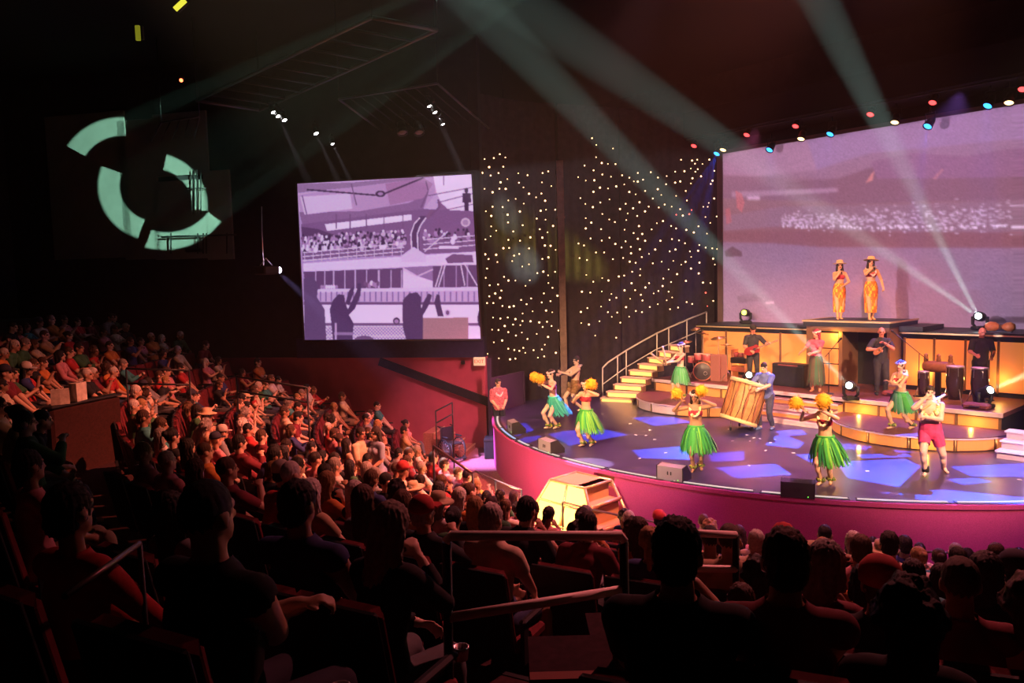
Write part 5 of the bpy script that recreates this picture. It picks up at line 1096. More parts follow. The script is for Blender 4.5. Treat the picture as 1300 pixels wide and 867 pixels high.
# ------------------------------------------------------------------ two singers on the platform
WRAPC = [mat('orange_sarong', (.75, .16, .03), .8, var=.5, vscale=9), mat('gold_print', (.80, .48, .04), .8)]
def sarong(fg, mats, seed):
    """wrapped cloth from waist to shin with folds, following the hips and legs"""
    r_ = random.Random(seed); k = fg['k']; mb = MB(); n = 40; rows = 12; w = Vector(fg['waist']); p = Vector(fg['pel']); an = Vector((fg['J']['ankleL']+fg['J']['ankleR'])/2)
    vs = []
    for j in range(rows+1):
        t = j/rows; c = w.lerp(p, t*3) if t < 1/3 else p.lerp(Vector((an.x, an.y, .22)), (t-1/3)*1.5); rx = (.135+.05*math.sin(min(1, t*2.2)*math.pi/2)-.05*max(0, t-.45))*k; ry = rx*.80
        for i in range(n):
            a = 2*math.pi*i/n; f = 1+.045*math.sin(a*7+t*5+seed)*t+.02*math.sin(a*13); vs.append((c.x+rx*f*math.cos(a), c.y+ry*f*math.sin(a), c.z))
    for j in range(rows):
        for i in range(n):
            q = (i+1) % n; mb.cur = 1 if (int(i*7/n*3+j*.8+seed) % 5 == 0 or r_.random() < .12) else 0; mb.add([vs[j*n+i], vs[j*n+q], vs[(j+1)*n+q], vs[(j+1)*n+i]], [(0, 1, 2, 3)], True)
    me = mb.mesh('sarong', mats); bm = bmesh.new(); bm.from_mesh(me); bmesh.ops.remove_doubles(bm, verts=bm.verts, dist=1e-4); bm.to_mesh(me); bm.free(); return me
MIC = None
def microphone(p, d, lb):
    mb = MB(); mb.lathe([(.012, -.12), (.016, 0), (.018, .03), (.03, .05), (.032, .075), (.018, .1), (.002, .105)], axis=d, n=10); o = mb.build('microphone', M_CAN); o.location = p; tag(o, lb, 'microphone')
for (px, py, b_, rz, lb, pose, hb, sd) in (
    (1065, 404, 1.25, -8, 'singer in orange sarong and straw hat holding her wrap, left on the platform', dict(k=.96, pelvis=(0, 0, .93), lean=(.02, 0, 1), hr=(-.04, -.17, 1.40), hl=(.06, -.20, 1.02), er=(-.8, -.1, -.8), el=(1, .1, -.3), head=(-6, -3, 0), fl=(.05, .02, .075), fr=(-.05, -.03, .075), curl=1.0), 'straw', 1),
    (1105, 405, 1.25, -4, 'singer in orange sarong with white lei and wide straw hat, right on the platform', dict(k=1.0, pelvis=(0, 0, .93), lean=(.0, .02, 1), hr=(-.05, -.18, 1.45), hl=(.30, -.10, .92), er=(-.9, -.1, -.7), el=(.6, .5, -.4), head=(-8, -6, 4), fl=(.05, .0, .075), fr=(-.06, -.08, .075), curl=.8), 'straw', 2)):
    fg = figure(pose); g0 = atZ(px, py, 2.54) if False else atB(px, py, b_); g0.z = 2.535
    o = add_person(fg, g0, R(rz), lb, (.66, .34, .18), 'singers', 'long', (.02, .012, .01), [('bandeau', garment(fg, top_mask(fg), .008, 'bandeau', M_BRA), None)])
    link('sarong', sarong(fg, WRAPC, sd), o); h = link('straw_hat', HATM, o); h.matrix_basis = fg['H'] @ Matrix.Translation((0, .0, .02)); h.color = (.72, .42, .18, 1)
    if sd == 2: put('lei', LEIW, o, fg['neck']-fg['up2']*.02)
    hp = fg['J']['handR']; hd = Matrix.Rotation(R(rz), 3, 'Z') @ Vector((.05, .3, .25)); microphone(wpt(g0, R(rz), hp), hd, 'black microphone held by the %s singer on the platform' % ('left' if sd == 1 else 'right'))
# ------------------------------------------------------------------ band on the riser
DARKC = (.03, .028, .035)
def band_member(pose, g, rz, lb, skin, hair, shirt, legs, hc=(.02, .015, .015), sl=.9):
    fg = figure(pose); o = add_person(fg, g, rz, lb, skin, 'musicians', hair, hc, [('shirt', garment(fg, shirt_mask(fg, sl, -.10), .016, 'shirt', M_CLOTH), shirt), ('trousers', garment(fg, pants_mask(fg), .014, 'trousers', M_CLOTH), legs), *shoes_of(fg, .01, (.02, .02, .02))]); return o, fg
REDSK = (.62, .22, .16)
g0 = atZ(956, 487, RT); o, fg = band_member(dict(sex='m', k=1.0, hl=(.42, -.28, 1.24), hr=(-.10, -.24, 1.02), el=(.7, .1, -.9), er=(-.9, .3, -.6), head=(10, 8, 0), curl=.9), g0, R(-10), 'guitarist in black with a cap playing behind the tilted drum', REDSK, 'crop', DARKC, DARKC)
h = link('cap', CAPM, o); h.matrix_basis = fg['H']; h.color = (.02, .02, .02, 1)
def guitar(base, dirv, nrmv, sc_, lb, cat, cols, electric=True):
    """body outline prism + neck + headstock + strings"""
    d = Vector(dirv).normalized(); n_ = Vector(nrmv); n_ = (n_-d*n_.dot(d)).normalized(); s_ = n_.cross(d); t = thing(cat, lb, 'instrument', base)
    M_ = Matrix(((d.x, s_.x, n_.x, 0), (d.y, s_.y, n_.y, 0), (d.z, s_.z, n_.z, 0), (0, 0, 0, 1)))
    pts = []
    for i in range(28):
        a = 2*math.pi*i/28; r_ = .17+.035*math.cos(2*a)-.02*math.cos(a)+(.03 if electric and i in (3, 4, 24, 25) else 0); pts.append((r_*math.cos(a)*1.15*sc_, r_*math.sin(a)*.9*sc_))
    mb = MB(); mb.prism(pts, -.03*sc_, .03*sc_, M_); mb.build('body', cols[0], t)
    mb = MB(); mb.box(.15*sc_, .62*sc_, -.022*sc_, .022*sc_, .01*sc_, .035*sc_, M_); mb.build('neck', cols[1], t)
    mb = MB(); mb.prism([(.62*sc_, -.025*sc_), (.75*sc_, -.04*sc_), (.77*sc_, .03*sc_), (.62*sc_, .025*sc_)], .0, .025*sc_, M_); mb.build('headstock', cols[1], t)
    mb = MB(); mb.lathe([(.045*sc_, 0), (.045*sc_, .004)], c=M_ @ Vector((.05*sc_, 0, .03*sc_)), axis=n_, n=14); mb.build('sound_hole' if not electric else 'pickup', M_CAN, t)
    for q in range(4): mb = MB(); y = (q-1.5)*.009*sc_; mb.tube([M_ @ Vector((-.08*sc_, y, .037*sc_)), M_ @ Vector((.70*sc_, y, .038*sc_))], .0015*sc_, 4); mb.build('string', M_STEEL, t)
guitar(wpt(g0, R(-10), (-.04, -.24, 1.04)), Matrix.Rotation(R(-10), 3, 'Z') @ Vector((.92, -.06, .38)), (0, -1, 0), 1.0, 'dark red electric guitar held by the capped guitarist', 'guitar', (mat('dark_red_lacquer', (.22, .02, .02), .25), mat('maple_neck', (.40, .20, .10), .4)))
g0 = atZ(1036, 497, RT)
fg = figure(dict(k=.98, hr=(-.36, -.30, 1.12), hl=(-.02, -.36, 1.12), head=(-25, 0, 0), curl=.4)); o = add_person(fg, g0, R(-35), 'woman in a pink top and dark skirt reaching forward beside the lit column', REDSK, 'musicians', 'long', (.30, .03, .05), [('blouse', garment(fg, shirt_mask(fg, .6, .0), .014, 'blouse', M_CLOTH), (.62, .08, .14))])
c_ = link('flower_crown', CROWN, o); c_.matrix_basis = fg['H'] @ Matrix.Translation((0, .012, .055))
s_ = put('grass_skirt', grass_skirt_mesh('grass_skirt', .15, .27, .80, [mat('dark_skirt_strand', (.05, .12, .07), .8), mat('brown_skirt_strand', (.10, .07, .05), .8)], 77), o, fg['pel']+fg['up']*.08); s_['kind'] = 'stuff'
g0 = atZ(1118, 501, RT); o, fg = band_member(dict(sex='m', k=1.02, hl=(.02, -.24, 1.36), hr=(-.14, -.24, 1.20), el=(.9, .0, -.7), er=(-1, .2, -.4), head=(-5, 4, 0), curl=.9), g0, R(-12), 'bald man in dark clothes playing a ukulele in front of the doorway', REDSK, None, DARKC, DARKC)
guitar(wpt(g0, R(-12), (-.15, -.30, 1.20)), Matrix.Rotation(R(-12), 3, 'Z') @ Vector((.72, -.05, .62)), (0, -1, 0), .55, 'small brown ukulele held by the bald man', 'ukulele', (mat('koa_wood', (.34, .13, .06), .4), mat('dark_neck', (.12, .06, .04), .4)), False)
g0 = atZ(1236, 507, RT); PG = g0+EB*.45; o, fg = band_member(dict(sex='m', k=1.02, build=1.1, lean=(0, -.10, 1), hl=(.16, -.40, 1.06), hr=(-.20, -.40, 1.10), head=(15, 12, 0), curl=.3), PG, R(-20), 'bald percussionist in dark shirt behind the congas', REDSK, None, DARKC, DARKC)
# congas
def conga(px, py, lb, h=.74, r=.15, stand=True, dz=0):
    p = atZ(px, py, RT); t = thing('conga_drum', lb, 'drum', p, 0, 'conga drums')
    mb = MB(); z0 = .06; mb.lathe([(r*.72, z0), (r*.95, z0+h*.3), (r*1.08, z0+h*.55), (r*.98, z0+h*.9), (r*.92, z0+h)], n=20); mb.build('shell', mat('black_lacquer_shell', (.03, .016, .018), .15, spec=.6), t)
    mb = MB(); mb.lathe([(r*.93, z0+h-.03), (r*1.02, z0+h-.03), (r*1.02, z0+h+.012), (r*.95, z0+h+.012)], n=20, caps=False); mb.build('rim', M_STEEL, t); mb = MB(); mb.lathe([(r*.94, z0+h), (r*.9, z0+h+.01), (.002, z0+h+.012)], n=20); mb.build('drum_head', mat('red_lit_skin', (.6, .35, .28), .6), t)
    for i in range(6):
        a = i*math.pi/3+.3; u = Vector((math.cos(a), math.sin(a), 0)); mb = MB(); mb.tube([u*r*1.03+Vector((0, 0, z0+h-.01)), u*r*1.09+Vector((0, 0, z0+h*.72))], .006, 5); mb.build('lug', M_STEEL, t)
    for i in range(3): a = i*2.094+.5; u = Vector((math.cos(a), math.sin(a), 0)); mb = MB(); mb.tube([u*r*.9+Vector((0, 0, z0+h*.35)), u*r*1.5+Vector((0, 0, .01))], .012, 6); mb.build('stand_leg', M_STEEL, t)
conga(1172, 505, 'slim dark conga nearest the folded-arms dancer', .62, .13); conga(1212, 510, 'wide black conga left of the percussionist', .82, .19); conga(1243, 513, 'wide black conga in front of the percussionist', .82, .18); 
for (x, y, lb) in ((1274, 500, 'left of two small red timbale drums on a stand'), (1293, 500, 'right of two small red timbale drums on a stand')):
    p = atZ(x, y, RT)+EB*.3; t = thing('timbale_drum', lb, 'drum', p, 0, 'timbales'); mb = MB(); mb.lathe([(.14, .68), (.145, .70), (.145, .88), (.14, .9)], n=18); mb.build('shell', mat('red_metal_shell', (.5, .08, .06), .3, .4), t)
    mb = MB(); mb.lathe([(.148, .88), (.152, .9), (.148, .915), (.002, .916)], n=18); mb.build('drum_head', mat('red_lit_skin', (.6, .35, .28), .6), t); mb = MB(); mb.tube([(0, 0, .02), (0, 0, .69)], .015, 6); mb.build('stand_pole', M_STEEL, t)
    for i in range(3): a = i*2.094; mb = MB(); mb.tube([(0, 0, .25), (.2*math.cos(a), .2*math.sin(a), .01)], .01, 6); mb.build('stand_leg', M_STEEL, t)
# carved log drum on a stand
p = atZ(1184, 506, RT)+EB*.35; t = thing('carved_log_drum', 'carved brown log drum with upright knobs on a dark stand', 'drum', p, TH)
mb = MB(); mb.lathe([(.10, -.36), (.14, -.32), (.15, 0), (.14, .32), (.10, .36)], c=(0, 0, .78), axis=(1, 0, 0), n=16); mb.build('log', mat('carved_brown_wood', (.24, .09, .05), .5, var=.3), t)
for x in (-.30, .0, .28): mb = MB(); mb.lathe([(.05, 0), (.06, .06), (.045, .12), (.055, .17), (.02, .21)], c=(x, 0, .9), n=12); mb.build('knob', mat('carved_brown_wood', (.24, .09, .05), .5, var=.3), t)
mb = MB(); mb.box(-.06, .06, -.05, .05, .02, .66); mb.rbox((0, 0, .02), (.4, .3, .04), .01); mb.build('stand', M_METAL, t)
# two gourds lying on the ledge
for i, (x, lb) in enumerate(((1262, 'large orange gourd lying on the ledge at the right'),)):
    p = atB(x+8, 432, 1.75); p.z = 2.27+.135; t = thing('double_gourd', lb, 'gourd', p, TH); gm = mat('orange_gourd', (.60, .17, .06), .35, var=.2)
    mb = MB(); mb.lathe([(.002, -.36), (.09, -.34), (.13, -.24), (.12, -.12), (.055, -.02), (.06, .04), (.115, .13), (.13, .22), (.08, .31), (.002, .33)], axis=(1, 0, 0), n=18); mb.build('gourd_shell', gm, t)
    mb = MB(); mb.lathe([(.062, -.03), (.068, .0), (.062, .03)], c=(.0, 0, 0), axis=(1, 0, 0), n=14); mb.build('cord', mat('dark_rope', (.12, .05, .03), .9), t); mb = MB(); mb.box(-.25, .25, -.09, .09, -.135, -.11); mb.build('cradle', M_METAL, t)
# percussion table with keyboard left of the percussionist
p = atZ(1215, 500, RT)+EB*.75; t = thing('keyboard_stand', 'dark electronic percussion pad on a stand beside the percussionist', 'instrument', p, TH)
mb = MB(); mb.rbox((0, 0, 1.12), (.85, .32, .07), .015); mb.build('case', M_METAL, t); mb = MB(); mb.box(-.38, .38, -.12, .10, 1.156, 1.165); mb.build('pads', mat('pale_pads', (.5, .35, .25), .5), t)
for s_ in (-1, 1): mb = MB(); mb.tube([(-.3*s_, 0, .02), (.3*s_, 0, 1.08)], .015, 6); mb.build('stand_leg', M_METAL, t)
# drum kit
p = atZ(893, 482, RT); t = thing('drum_kit', 'drum kit with round bass drum and brass cymbals at the top of the stair', 'drum kit', p, TH)
dm = mat('dark_drum_shell', (.05, .03, .04), .3); chrome = M_STEEL; skin_ = mat('dark_bass_skin', (.05, .04, .05), .35); brass = mat('brass_cymbal', (.70, .42, .15), .3, .9)
fx = Vector((-.35, -.94, 0)).normalized(); fx = (Matrix.Rotation(-TH, 3, 'Z') @ Vector((-.36, -.93, 0)))
mb = MB(); mb.lathe([(.27, -.22), (.285, -.2), (.285, .2), (.27, .22)], c=(0, 0, .29), axis=fx, n=26); mb.build('bass_drum', dm, t)
mb = MB(); mb.lathe([(.27, .215), (.295, .215), (.295, .245), (.27, .245)], c=(0, 0, .29), axis=fx, n=26, caps=False); mb.build('bass_hoop', mat('coral_hoop', (.6, .2, .14), .4), t); mb = MB(); mb.lathe([(.265, .222), (.26, .228), (.002, .23)], c=(0, 0, .29), axis=fx, n=26); mb.build('bass_skin', skin_, t)
mb = MB(); mb.lathe([(.06, .231), (.062, .236), (.05, .238), (.048, .232)], c=Vector((.12, -.02, .24)), axis=fx, n=14, caps=False); mb.build('port_ring', chrome, t)
for (x, y, z, r) in ((-.18, .0, .72, .13), (.15, .0, .72, .14), (.5, .2, .55, .17), (-.5, .15, .6, .15)):
    mb = MB(); mb.lathe([(r, -.10), (r+.008, -.09), (r+.008, .09), (r, .1)], c=(x, y, z), n=18); mb.build('tom_drum', mat('red_sparkle_shell', (.4, .08, .10), .25), t); mb = MB(); mb.lathe([(r+.012, .085), (r+.012, .105), (.002, .106)], c=(x, y, z), n=18); mb.build('tom_head', mat('red_lit_skin', (.6, .35, .28), .6), t); mb = MB(); mb.tube([(x, y, z-.1), (x*.9, y+.1, .02)], .012, 6); mb.build('tom_leg', chrome, t)
for (x, y, z, r, a) in ((-.75, .1, 1.15, .22, .2), (-.25, .35, 1.42, .20, -.25), (.35, .3, 1.30, .23, .2), (.8, .1, 1.12, .21, -.2), (-.6, .45, 1.55, .16, .3)):
    mb = MB(); A = Matrix.Rotation(a, 3, 'X') @ Vector((0, 0, 1)); mb.lathe([(r, 0), (r*.4, .018), (.05, .03), (.04, .045), (.002, .05)], c=(x, y, z), axis=A, n=20); mb.build('cymbal', brass, t); mb = MB(); mb.tube([(x, y, z+.06), (x, y+.02, .25)], .010, 6); mb.build('cymbal_stand', chrome, t)
    for i in range(3): q = i*2.094; mb = MB(); mb.tube([(x, y+.02, .35), (x+.22*math.cos(q), y+.22*math.sin(q), .01)], .009, 5); mb.build('stand_leg', chrome, t)
# perspex shield panels and keyboards right of the kit
for i, (x, lb) in enumerate(((908, 'left'), (917, 'right'))):
    p = atZ(x, 484, RT); mb = MB(); mb.rbox((0, 0, .42), (.34, .03, .84), .01); o = mb.build('shield_panel', mat('rosy_perspex', (.30, .12, .11), .15, spec=.6)); o.location = p; o.rotation_euler = (0, 0, TH); tag(o, 'rosy clear shield panel beside the drum kit, %s of two' % lb, 'panel', 'drum shields')
p = atZ(932, 484, RT)+EB*.4; t = thing('stage_rack', 'small red rack of drums and gear between drum kit and guitarist', 'rack', p, TH)
mb = MB(); mb.rbox((0, 0, .35), (.5, .4, .16), .02); mb.build('lower_case', mat('red_case', (.4, .1, .07), .4), t); mb = MB(); mb.rbox((0, 0, .62), (.55, .4, .18), .02); mb.build('upper_case', M_METAL, t)
for x in (-.24, .24): mb = MB(); mb.box(x-.02, x+.02, -.18, .18, 0, .95); mb.build('rack_post', mat('coral_metal', (.6, .3, .2), .4, .4), t)
for i in range(3): mb = MB(); mb.lathe([(.07, 0), (.075, .12), (.06, .13)], c=(-.17+.17*i, 0, .72), n=12); mb.build('small_drum', mat('red_sparkle_shell', (.4, .08, .10), .25), t)
# amplifier box
p = atZ(999, 491, RT); t = thing('amplifier', 'black amplifier box on the riser beside the tilted drum', 'amplifier', p+EB*.25, TH)
mb = MB(); mb.rbox((0, 0, .33), (1.0, .42, .66), .02); mb.build('cabinet', M_METAL, t); mb = MB(); mb.rbox((0, -.215, .31), (.9, .015, .54), .005); mb.build('grille', M_BLACK, t); mb = MB(); mb.box(-.3, .3, -.222, -.21, .60, .64); mb.build('control_strip', mat('dark_red_strip', (.2, .05, .04), .5), t)
# microphone stands
def mic_stand(px, py, top, lb, h=1.5):
    p = atZ(px, py, RT); t = thing('microphone_stand', lb, 'stand', p); mb = MB(); mb.tube([(0, 0, .03), (0, 0, h*.75)], .012, 6); mb.build('pole', M_METAL, t); mb = MB(); mb.lathe([(.13, 0), (.13, .02), (.02, .035)], n=16); mb.build('base', M_METAL, t); mb = MB(); mb.tube([Vector((0, 0, h*.75))-Vector(top)*.35, (0, 0, h*.75), Vector((0, 0, h*.75))+Vector(top)], .010, 6); mb.build('boom', M_METAL, t)
    mb = MB(); mb.lathe([(.014, -.1), (.018, 0), (.03, .03), (.03, .06), (.002, .08)], c=Vector((0, 0, h*.75))+Vector(top), axis=top, n=10); mb.build('microphone', M_CAN, t)
mic_stand(1166, 503, (-.62, .1, .55), 'boom microphone stand slanting over the folded-arms dancer'); mic_stand(1052, 500, (.2, -.2, .35), 'slim microphone stand in front of the woman in pink')
mic_stand(1255, 508, (.0, -.1, .3), 'microphone stand among the congas', 1.3)
# dark bundle of cables / pedals on the riser
for (x, y, lb) in ((1135, 503, 'small dark foot drum lying near the ukulele player'), (1240, 519, 'flat reddish case lying at the riser edge')):
    p = atZ(x, y, RT); t = thing('floor_case', lb, 'case', p, TH); mb = MB(); mb.rbox((0, 0, .07), (.55, .28, .14), .04); mb.build('shell', mat('dark_red_case', (.16, .04, .04), .5), t); mb = MB(); mb.tube([(-.1, -.15, .07), (-.1, -.18, .08), (.1, -.18, .08), (.1, -.15, .07)], .012, 6); mb.build('handle', M_METAL, t)
# usher by the far corner of the stage
p = atY(633, 506, 21.6); p.z = -.62; t = thing('usher_step', 'dark step block that the usher stands on', 'step', (p.x, p.y, ZF)); mb = MB(); mb.rbox((0, 0, .28), (.9, .7, .56), .02); mb.build('block', M_BLACK, t); mb = MB(); mb.box(-.46, .46, -.36, -.33, .53, .58); mb.build('nosing', M_METAL, t)
p.z = ZF+.565; fg = figure(dict(sex='m', k=.98, build=1.15, hl=(.12, -.20, .98), hr=(-.12, -.20, .98), head=(20, 0, 0)))
o = add_person(fg, p, R(15), 'usher in a rose flowered shirt with white lei standing by the stage corner', TAN, None, 'short', (.02, .015, .015), [('shirt', garment(fg, shirt_mask(fg, .9, -.1), .016, 'shirt', mat('rose_flower_print', (.55, .12, .14), .85, var=.5, vscale=25)), None), ('trousers', garment(fg, pants_mask(fg), .014, 'trousers', M_CLOTH), (.02, .02, .03)), *shoes_of(fg, .008, (.02, .02, .02))])
put('lei', LEIW, o, fg['neck']-fg['up2']*.02)
# ------------------------------------------------------------------ theatre seats
M_SEAT = mat('maroon_seat_cloth', (.14, .016, .022), .9, var=.2, vscale=20); M_SHELL = mat('seat_shell', (.02, .018, .02), .6)
def seat_meshes():
    out = []
    mb = MB(); A = Matrix.Translation((0, .27, .42)) @ Matrix.Rotation(R(-12), 4, 'X'); mb.rbox((0, 0, .28), (.50, .08, .58), .035, A); out.append(('backrest', mb.mesh('backrest', M_SEAT)))
    mb = MB(); mb.rbox((0, .045, .28), (.52, .03, .62), .012, A); out.append(('back_shell', mb.mesh('back_shell', M_SHELL)))
    mb = MB(); mb.rbox((0, .0, .36), (.48, .44, .10), .03); out.append(('seat_cushion', mb.mesh('seat_cushion', M_SEAT)))
    mb = MB(); mb.box(-.05, .05, .0, .12, 0, .31); mb.box(-.2, .2, .02, .1, 0, .03); out.append(('pedestal', mb.mesh('pedestal', M_SHELL)))
    mb = MB(); mb.rbox((0, 0, 0), (.05, .36, .04), .015); mb.box(-.015, .015, .1, .17, -.3, -.02); out.append(('armrest', mb.mesh('armrest', M_SHELL)))
    mb = MB(); mb.lathe([(.034, -.05), (.038, 0), (.042, .012), (.034, .014), (.030, -.04), (.002, -.045)], n=12); out.append(('cup_holder', mb.mesh('cup_holder', M_STEEL)))
    return dict(out)
SEATM = seat_meshes()
def add_seat(loc, rz, label, near):
    t = thing('theatre_seat', label, 'seat', loc, rz, 'theatre seats')
    for n_ in ('backrest', 'back_shell', 'seat_cushion', 'pedestal'): link(n_, SEATM[n_], t)
    for s_ in (-1, 1):
        a = link('armrest', SEATM['armrest'], t); a.location = (.262*s_, .04, .56)
        if near: c = link('cup_holder', SEATM['cup_holder'], t); c.location = (.262*s_, -.19, .555)
    return t
# ------------------------------------------------------------------ seated figures
def seated(sex, hl, hr, head, lean=(0, .10, 1), knees=.14, el=(.8, .3, -.8), er=(-.8, .3, -.8), curl=.6, cross=False, build=1.0, **kw):
    d = dict(sex=sex, k=.93 if sex == 'f' else .98, pelvis=(0, .10, .55), lean=lean, curve=(0, -.12, 0), hl=hl, hr=hr, el=el, er=er, head=head, curl=curl, build=build,
             fl=(knees, -.42, .075), fr=(-knees, -.40, .075), kl=(.1, -1, .6), kr=(-.1, -1, .6))
    if cross: d.update(fl=(-.24, -.42, .34), fr=(-.10, -.42, .075), tl=(-.7, -.7, -.4), kl=(.2, -.7, 1))
    d.update(kw); return d
LAP = dict(hl=(.10, -.24, .60), hr=(-.10, -.26, .60))
PROT = [seated('m', head=(0, -4, 0), **LAP), seated('f', head=(8, -2, 3), **LAP),
        seated('f', (.02, -.26, .64), (-.05, -.20, 1.02), (-10, 4, -5), lean=(0, -.10, 1), er=(-.6, -.2, -1)),
        seated('m', (-.12, -.16, .86), (.10, -.20, .84), (4, -4, 0), build=1.15, curl=.8),
        seated('f', (.05, -.26, .92), (-.05, -.26, .93), (0, -6, 0), curl=.15, pl=(-1, 0, .1), pr=(1, 0, .1)),
        seated('m', (.16, -.36, .66), (-.16, -.36, .66), (0, 4, 0), lean=(0, -.35, 1), build=1.05),
        seated('f', (.08, -.20, .66), (-.10, -.22, .66), (14, -5, 4), cross=True),
        seated('m', (.14, -.24, .62), (-.04, -.20, 1.02), (-6, -4, 0), er=(-.7, -.2, -1), build=1.1, curl=1.0)]
PF = []
for i, d in enumerate(PROT):
    fg = figure(d, .0135)
    gs = {'tee': garment(fg, shirt_mask(fg, .72, -.08), .016, 'shirt', M_CLOTH), 'long': garment(fg, shirt_mask(fg, 1.85, -.08), .015, 'shirt', M_CLOTH), 'vest': garment(fg, shirt_mask(fg, .06, -.08), .012, 'top', M_CLOTH),
          'pants': garment(fg, pants_mask(fg), .014, 'trousers', M_CLOTH), 'shorts': garment(fg, pants_mask(fg, .75), .016, 'shorts', M_CLOTH), 'shoes': [q[1] for q in shoes_of(fg, .010, None)]}
    PF.append((d['sex'], fg, gs))
SHIRTS = [('white', (.62, .58, .55)), ('black', (.015, .015, .017)), ('red', (.42, .03, .03)), ('navy', (.03, .04, .14)), ('pink', (.55, .22, .25)), ('tan', (.42, .30, .18)), ('grey', (.20, .20, .21)), ('orange', (.55, .20, .05)), ('teal', (.05, .24, .24)), ('maroon', (.16, .02, .03)), ('cream', (.60, .50, .36)), ('dark green', (.04, .12, .05))]
HAIRC = [('black', (.012, .010, .010)), ('black', (.015, .010, .008)), ('brown', (.07, .035, .018)), ('blond', (.36, .22, .09)), ('grey', (.25, .22, .20)), ('brown', (.05, .025, .014)), ('black', (.02, .013, .010)), ('brown', (.09, .045, .02)), ('black', (.012, .010, .010)), ('white', (.55, .50, .46))]
SKINS = [(.58, .36, .25), (.50, .29, .19), (.40, .22, .13), (.64, .43, .32), (.28, .15, .09)]
def add_spectator(loc, rz, label_tail, seed, k=1.0, proto=None, hair=None, hc=None, shirt=None, sl=None, extra=None, near=False):
    r_ = random.Random(seed); pi = proto if proto is not None else r_.randrange(len(PF)); sex, fg, gs = PF[pi]
    hk = hair or (r_.choice(['short', 'crop', 'short', 'crop', 'short']) if sex == 'm' else r_.choice(['long', 'bob', 'long', 'bun', 'curly', 'tail']))
    hcn, hcc = hc or r_.choice(HAIRC); sn, scol = shirt or r_.choice(SHIRTS); sl = sl or r_.choice(['tee', 'tee', 'long', 'vest' if sex == 'f' else 'tee'])
    o = link('person', fg['me']); o.location = loc; o.rotation_euler = (0, 0, rz+R(r_.uniform(-9, 9))); o.scale = (k,)*3; o.color = (*r_.choice(SKINS), 1)
    hname = {'short': 'short', 'crop': 'cropped', 'long': 'long', 'bob': 'bobbed', 'bun': 'tied-up', 'curly': 'curly', 'tail': 'ponytailed'}[hk]
    hat = ''
    h = link('hair', HAIR[hk], o); h.matrix_basis = fg['H']; h.color = (*hcc, 1)
    if extra == 'cap' or (extra is None and r_.random() < .05): q = link('cap', CAPM, o); q.matrix_basis = fg['H'] @ Matrix.Scale(1.06, 4); q.color = (*r_.choice([(.5, .45, .4), (.03, .03, .05), (.4, .04, .04)]), 1); hat = ' and cap'
    elif extra == 'hat': q = link('straw_hat', HATM, o); q.matrix_basis = fg['H']; q.color = (.55, .42, .25, 1); hat = ' and straw hat'
    q = link('shirt', gs[sl], o); q.color = (*scol, 1)
    q = link('trousers', gs['shorts' if r_.random() < .35 else 'pants'], o); q.color = (*r_.choice([(.03, .03, .05), (.10, .10, .11), (.25, .20, .14), (.02, .02, .02), (.05, .07, .15)]), 1)
    fc_ = r_.choice([(.02, .02, .02), (.5, .48, .46), (.08, .05, .03)])
    for me_ in gs['shoes']: q = link('shoe', me_, o); q.color = (*fc_, 1)
    lb = 'spectator with %s %s hair%s in %s, %s' % (hname, hcn, hat, sn, label_tail)
    if len(lb.split()) > 16: lb = 'spectator with %s hair%s in %s, %s' % (hcn, hat, sn, label_tail)
    if len(lb.split()) > 16: lb = 'spectator%s in %s, %s' % (hat.replace(' and', ' with'), sn, label_tail)
    tag(o, lb, 'person', 'seated audience'); return o
def row_pos(k, a, dr=0.0): r = ROW0+ROWD*k+.52+dr; return Vector((C0.x+r*math.cos(a), C0.y+r*math.sin(a), row_z(k)))
def face_rz(p, lookat=None): d = (lookat or C0)-p; return math.atan2(d.x, -d.y)
def ang_for_px(k, px):
    lo, hi = R(226), R(262)
    for _ in range(50):
        m = (lo+hi)/2; q = proj(row_pos(k, m)+Vector((0, 0, 1.2)))
        if q is None or q[0] < px: lo = m
        else: hi = m
    return (lo+hi)/2
NSP = [0, 0]
def seat_in(row, a, idx, occupied, near=False, dr=0.0, **kw):
    p = row_pos(row, a, dr); rz = face_rz(p); tail = 'row %s from stage, %s from left wall' % (['one','two','three','four','five','six','seven','eight','nine','ten','eleven','twelve'][row], ordn(idx))
    add_seat(p, rz, '%s maroon theatre seat, %s' % ('occupied' if occupied else 'empty', tail), near); NSP[1] += 1
    if occupied: add_spectator(p, rz, tail, row*1000+idx, near=near, **kw); NSP[0] += 1
rr_ = random.Random(21)
MANUAL = {8: [(945, dict(k=.86, proto=1, hair='short', hc=HAIRC[2])), (1045, dict(k=1.04, proto=2, hair='bob', hc=('grey', (.20, .17, .16)))), (1112, dict(proto=0, hair='short', k=.96)), (1212, dict(k=1.0, proto=3, hair='crop', hc=HAIRC[2])), (1296, dict(proto=1, hair='curly'))],
          9: [(60, dict(proto=6, hair='short')), (238, dict(proto=6, hair='long', hc=HAIRC[0], k=.95)), (398, dict(k=1.03, proto=0, hair='short', hc=HAIRC[0], shirt=SHIRTS[3], sl='vest')), (492, dict(k=1.02, proto=2, hair='long', hc=('ash blond', (.30, .24, .20)), shirt=SHIRTS[1])), (870, dict(dr=.12, k=1.08, proto=7, hair='short', hc=HAIRC[0], shirt=SHIRTS[1])), (992, dict(dr=-.08, k=1.03, proto=0, hair='short', hc=HAIRC[2], sl='vest', shirt=SHIRTS[9])), (1148, dict(dr=.1, k=1.02, proto=1, hair='curly', hc=HAIRC[0], shirt=SHIRTS[1]))],
          10: [(120, dict(proto=1, hair='short', hc=HAIRC[0])), (300, dict(k=1.02, proto=3, hair='crop', hc=HAIRC[0], sl='vest', shirt=SHIRTS[1]))]}
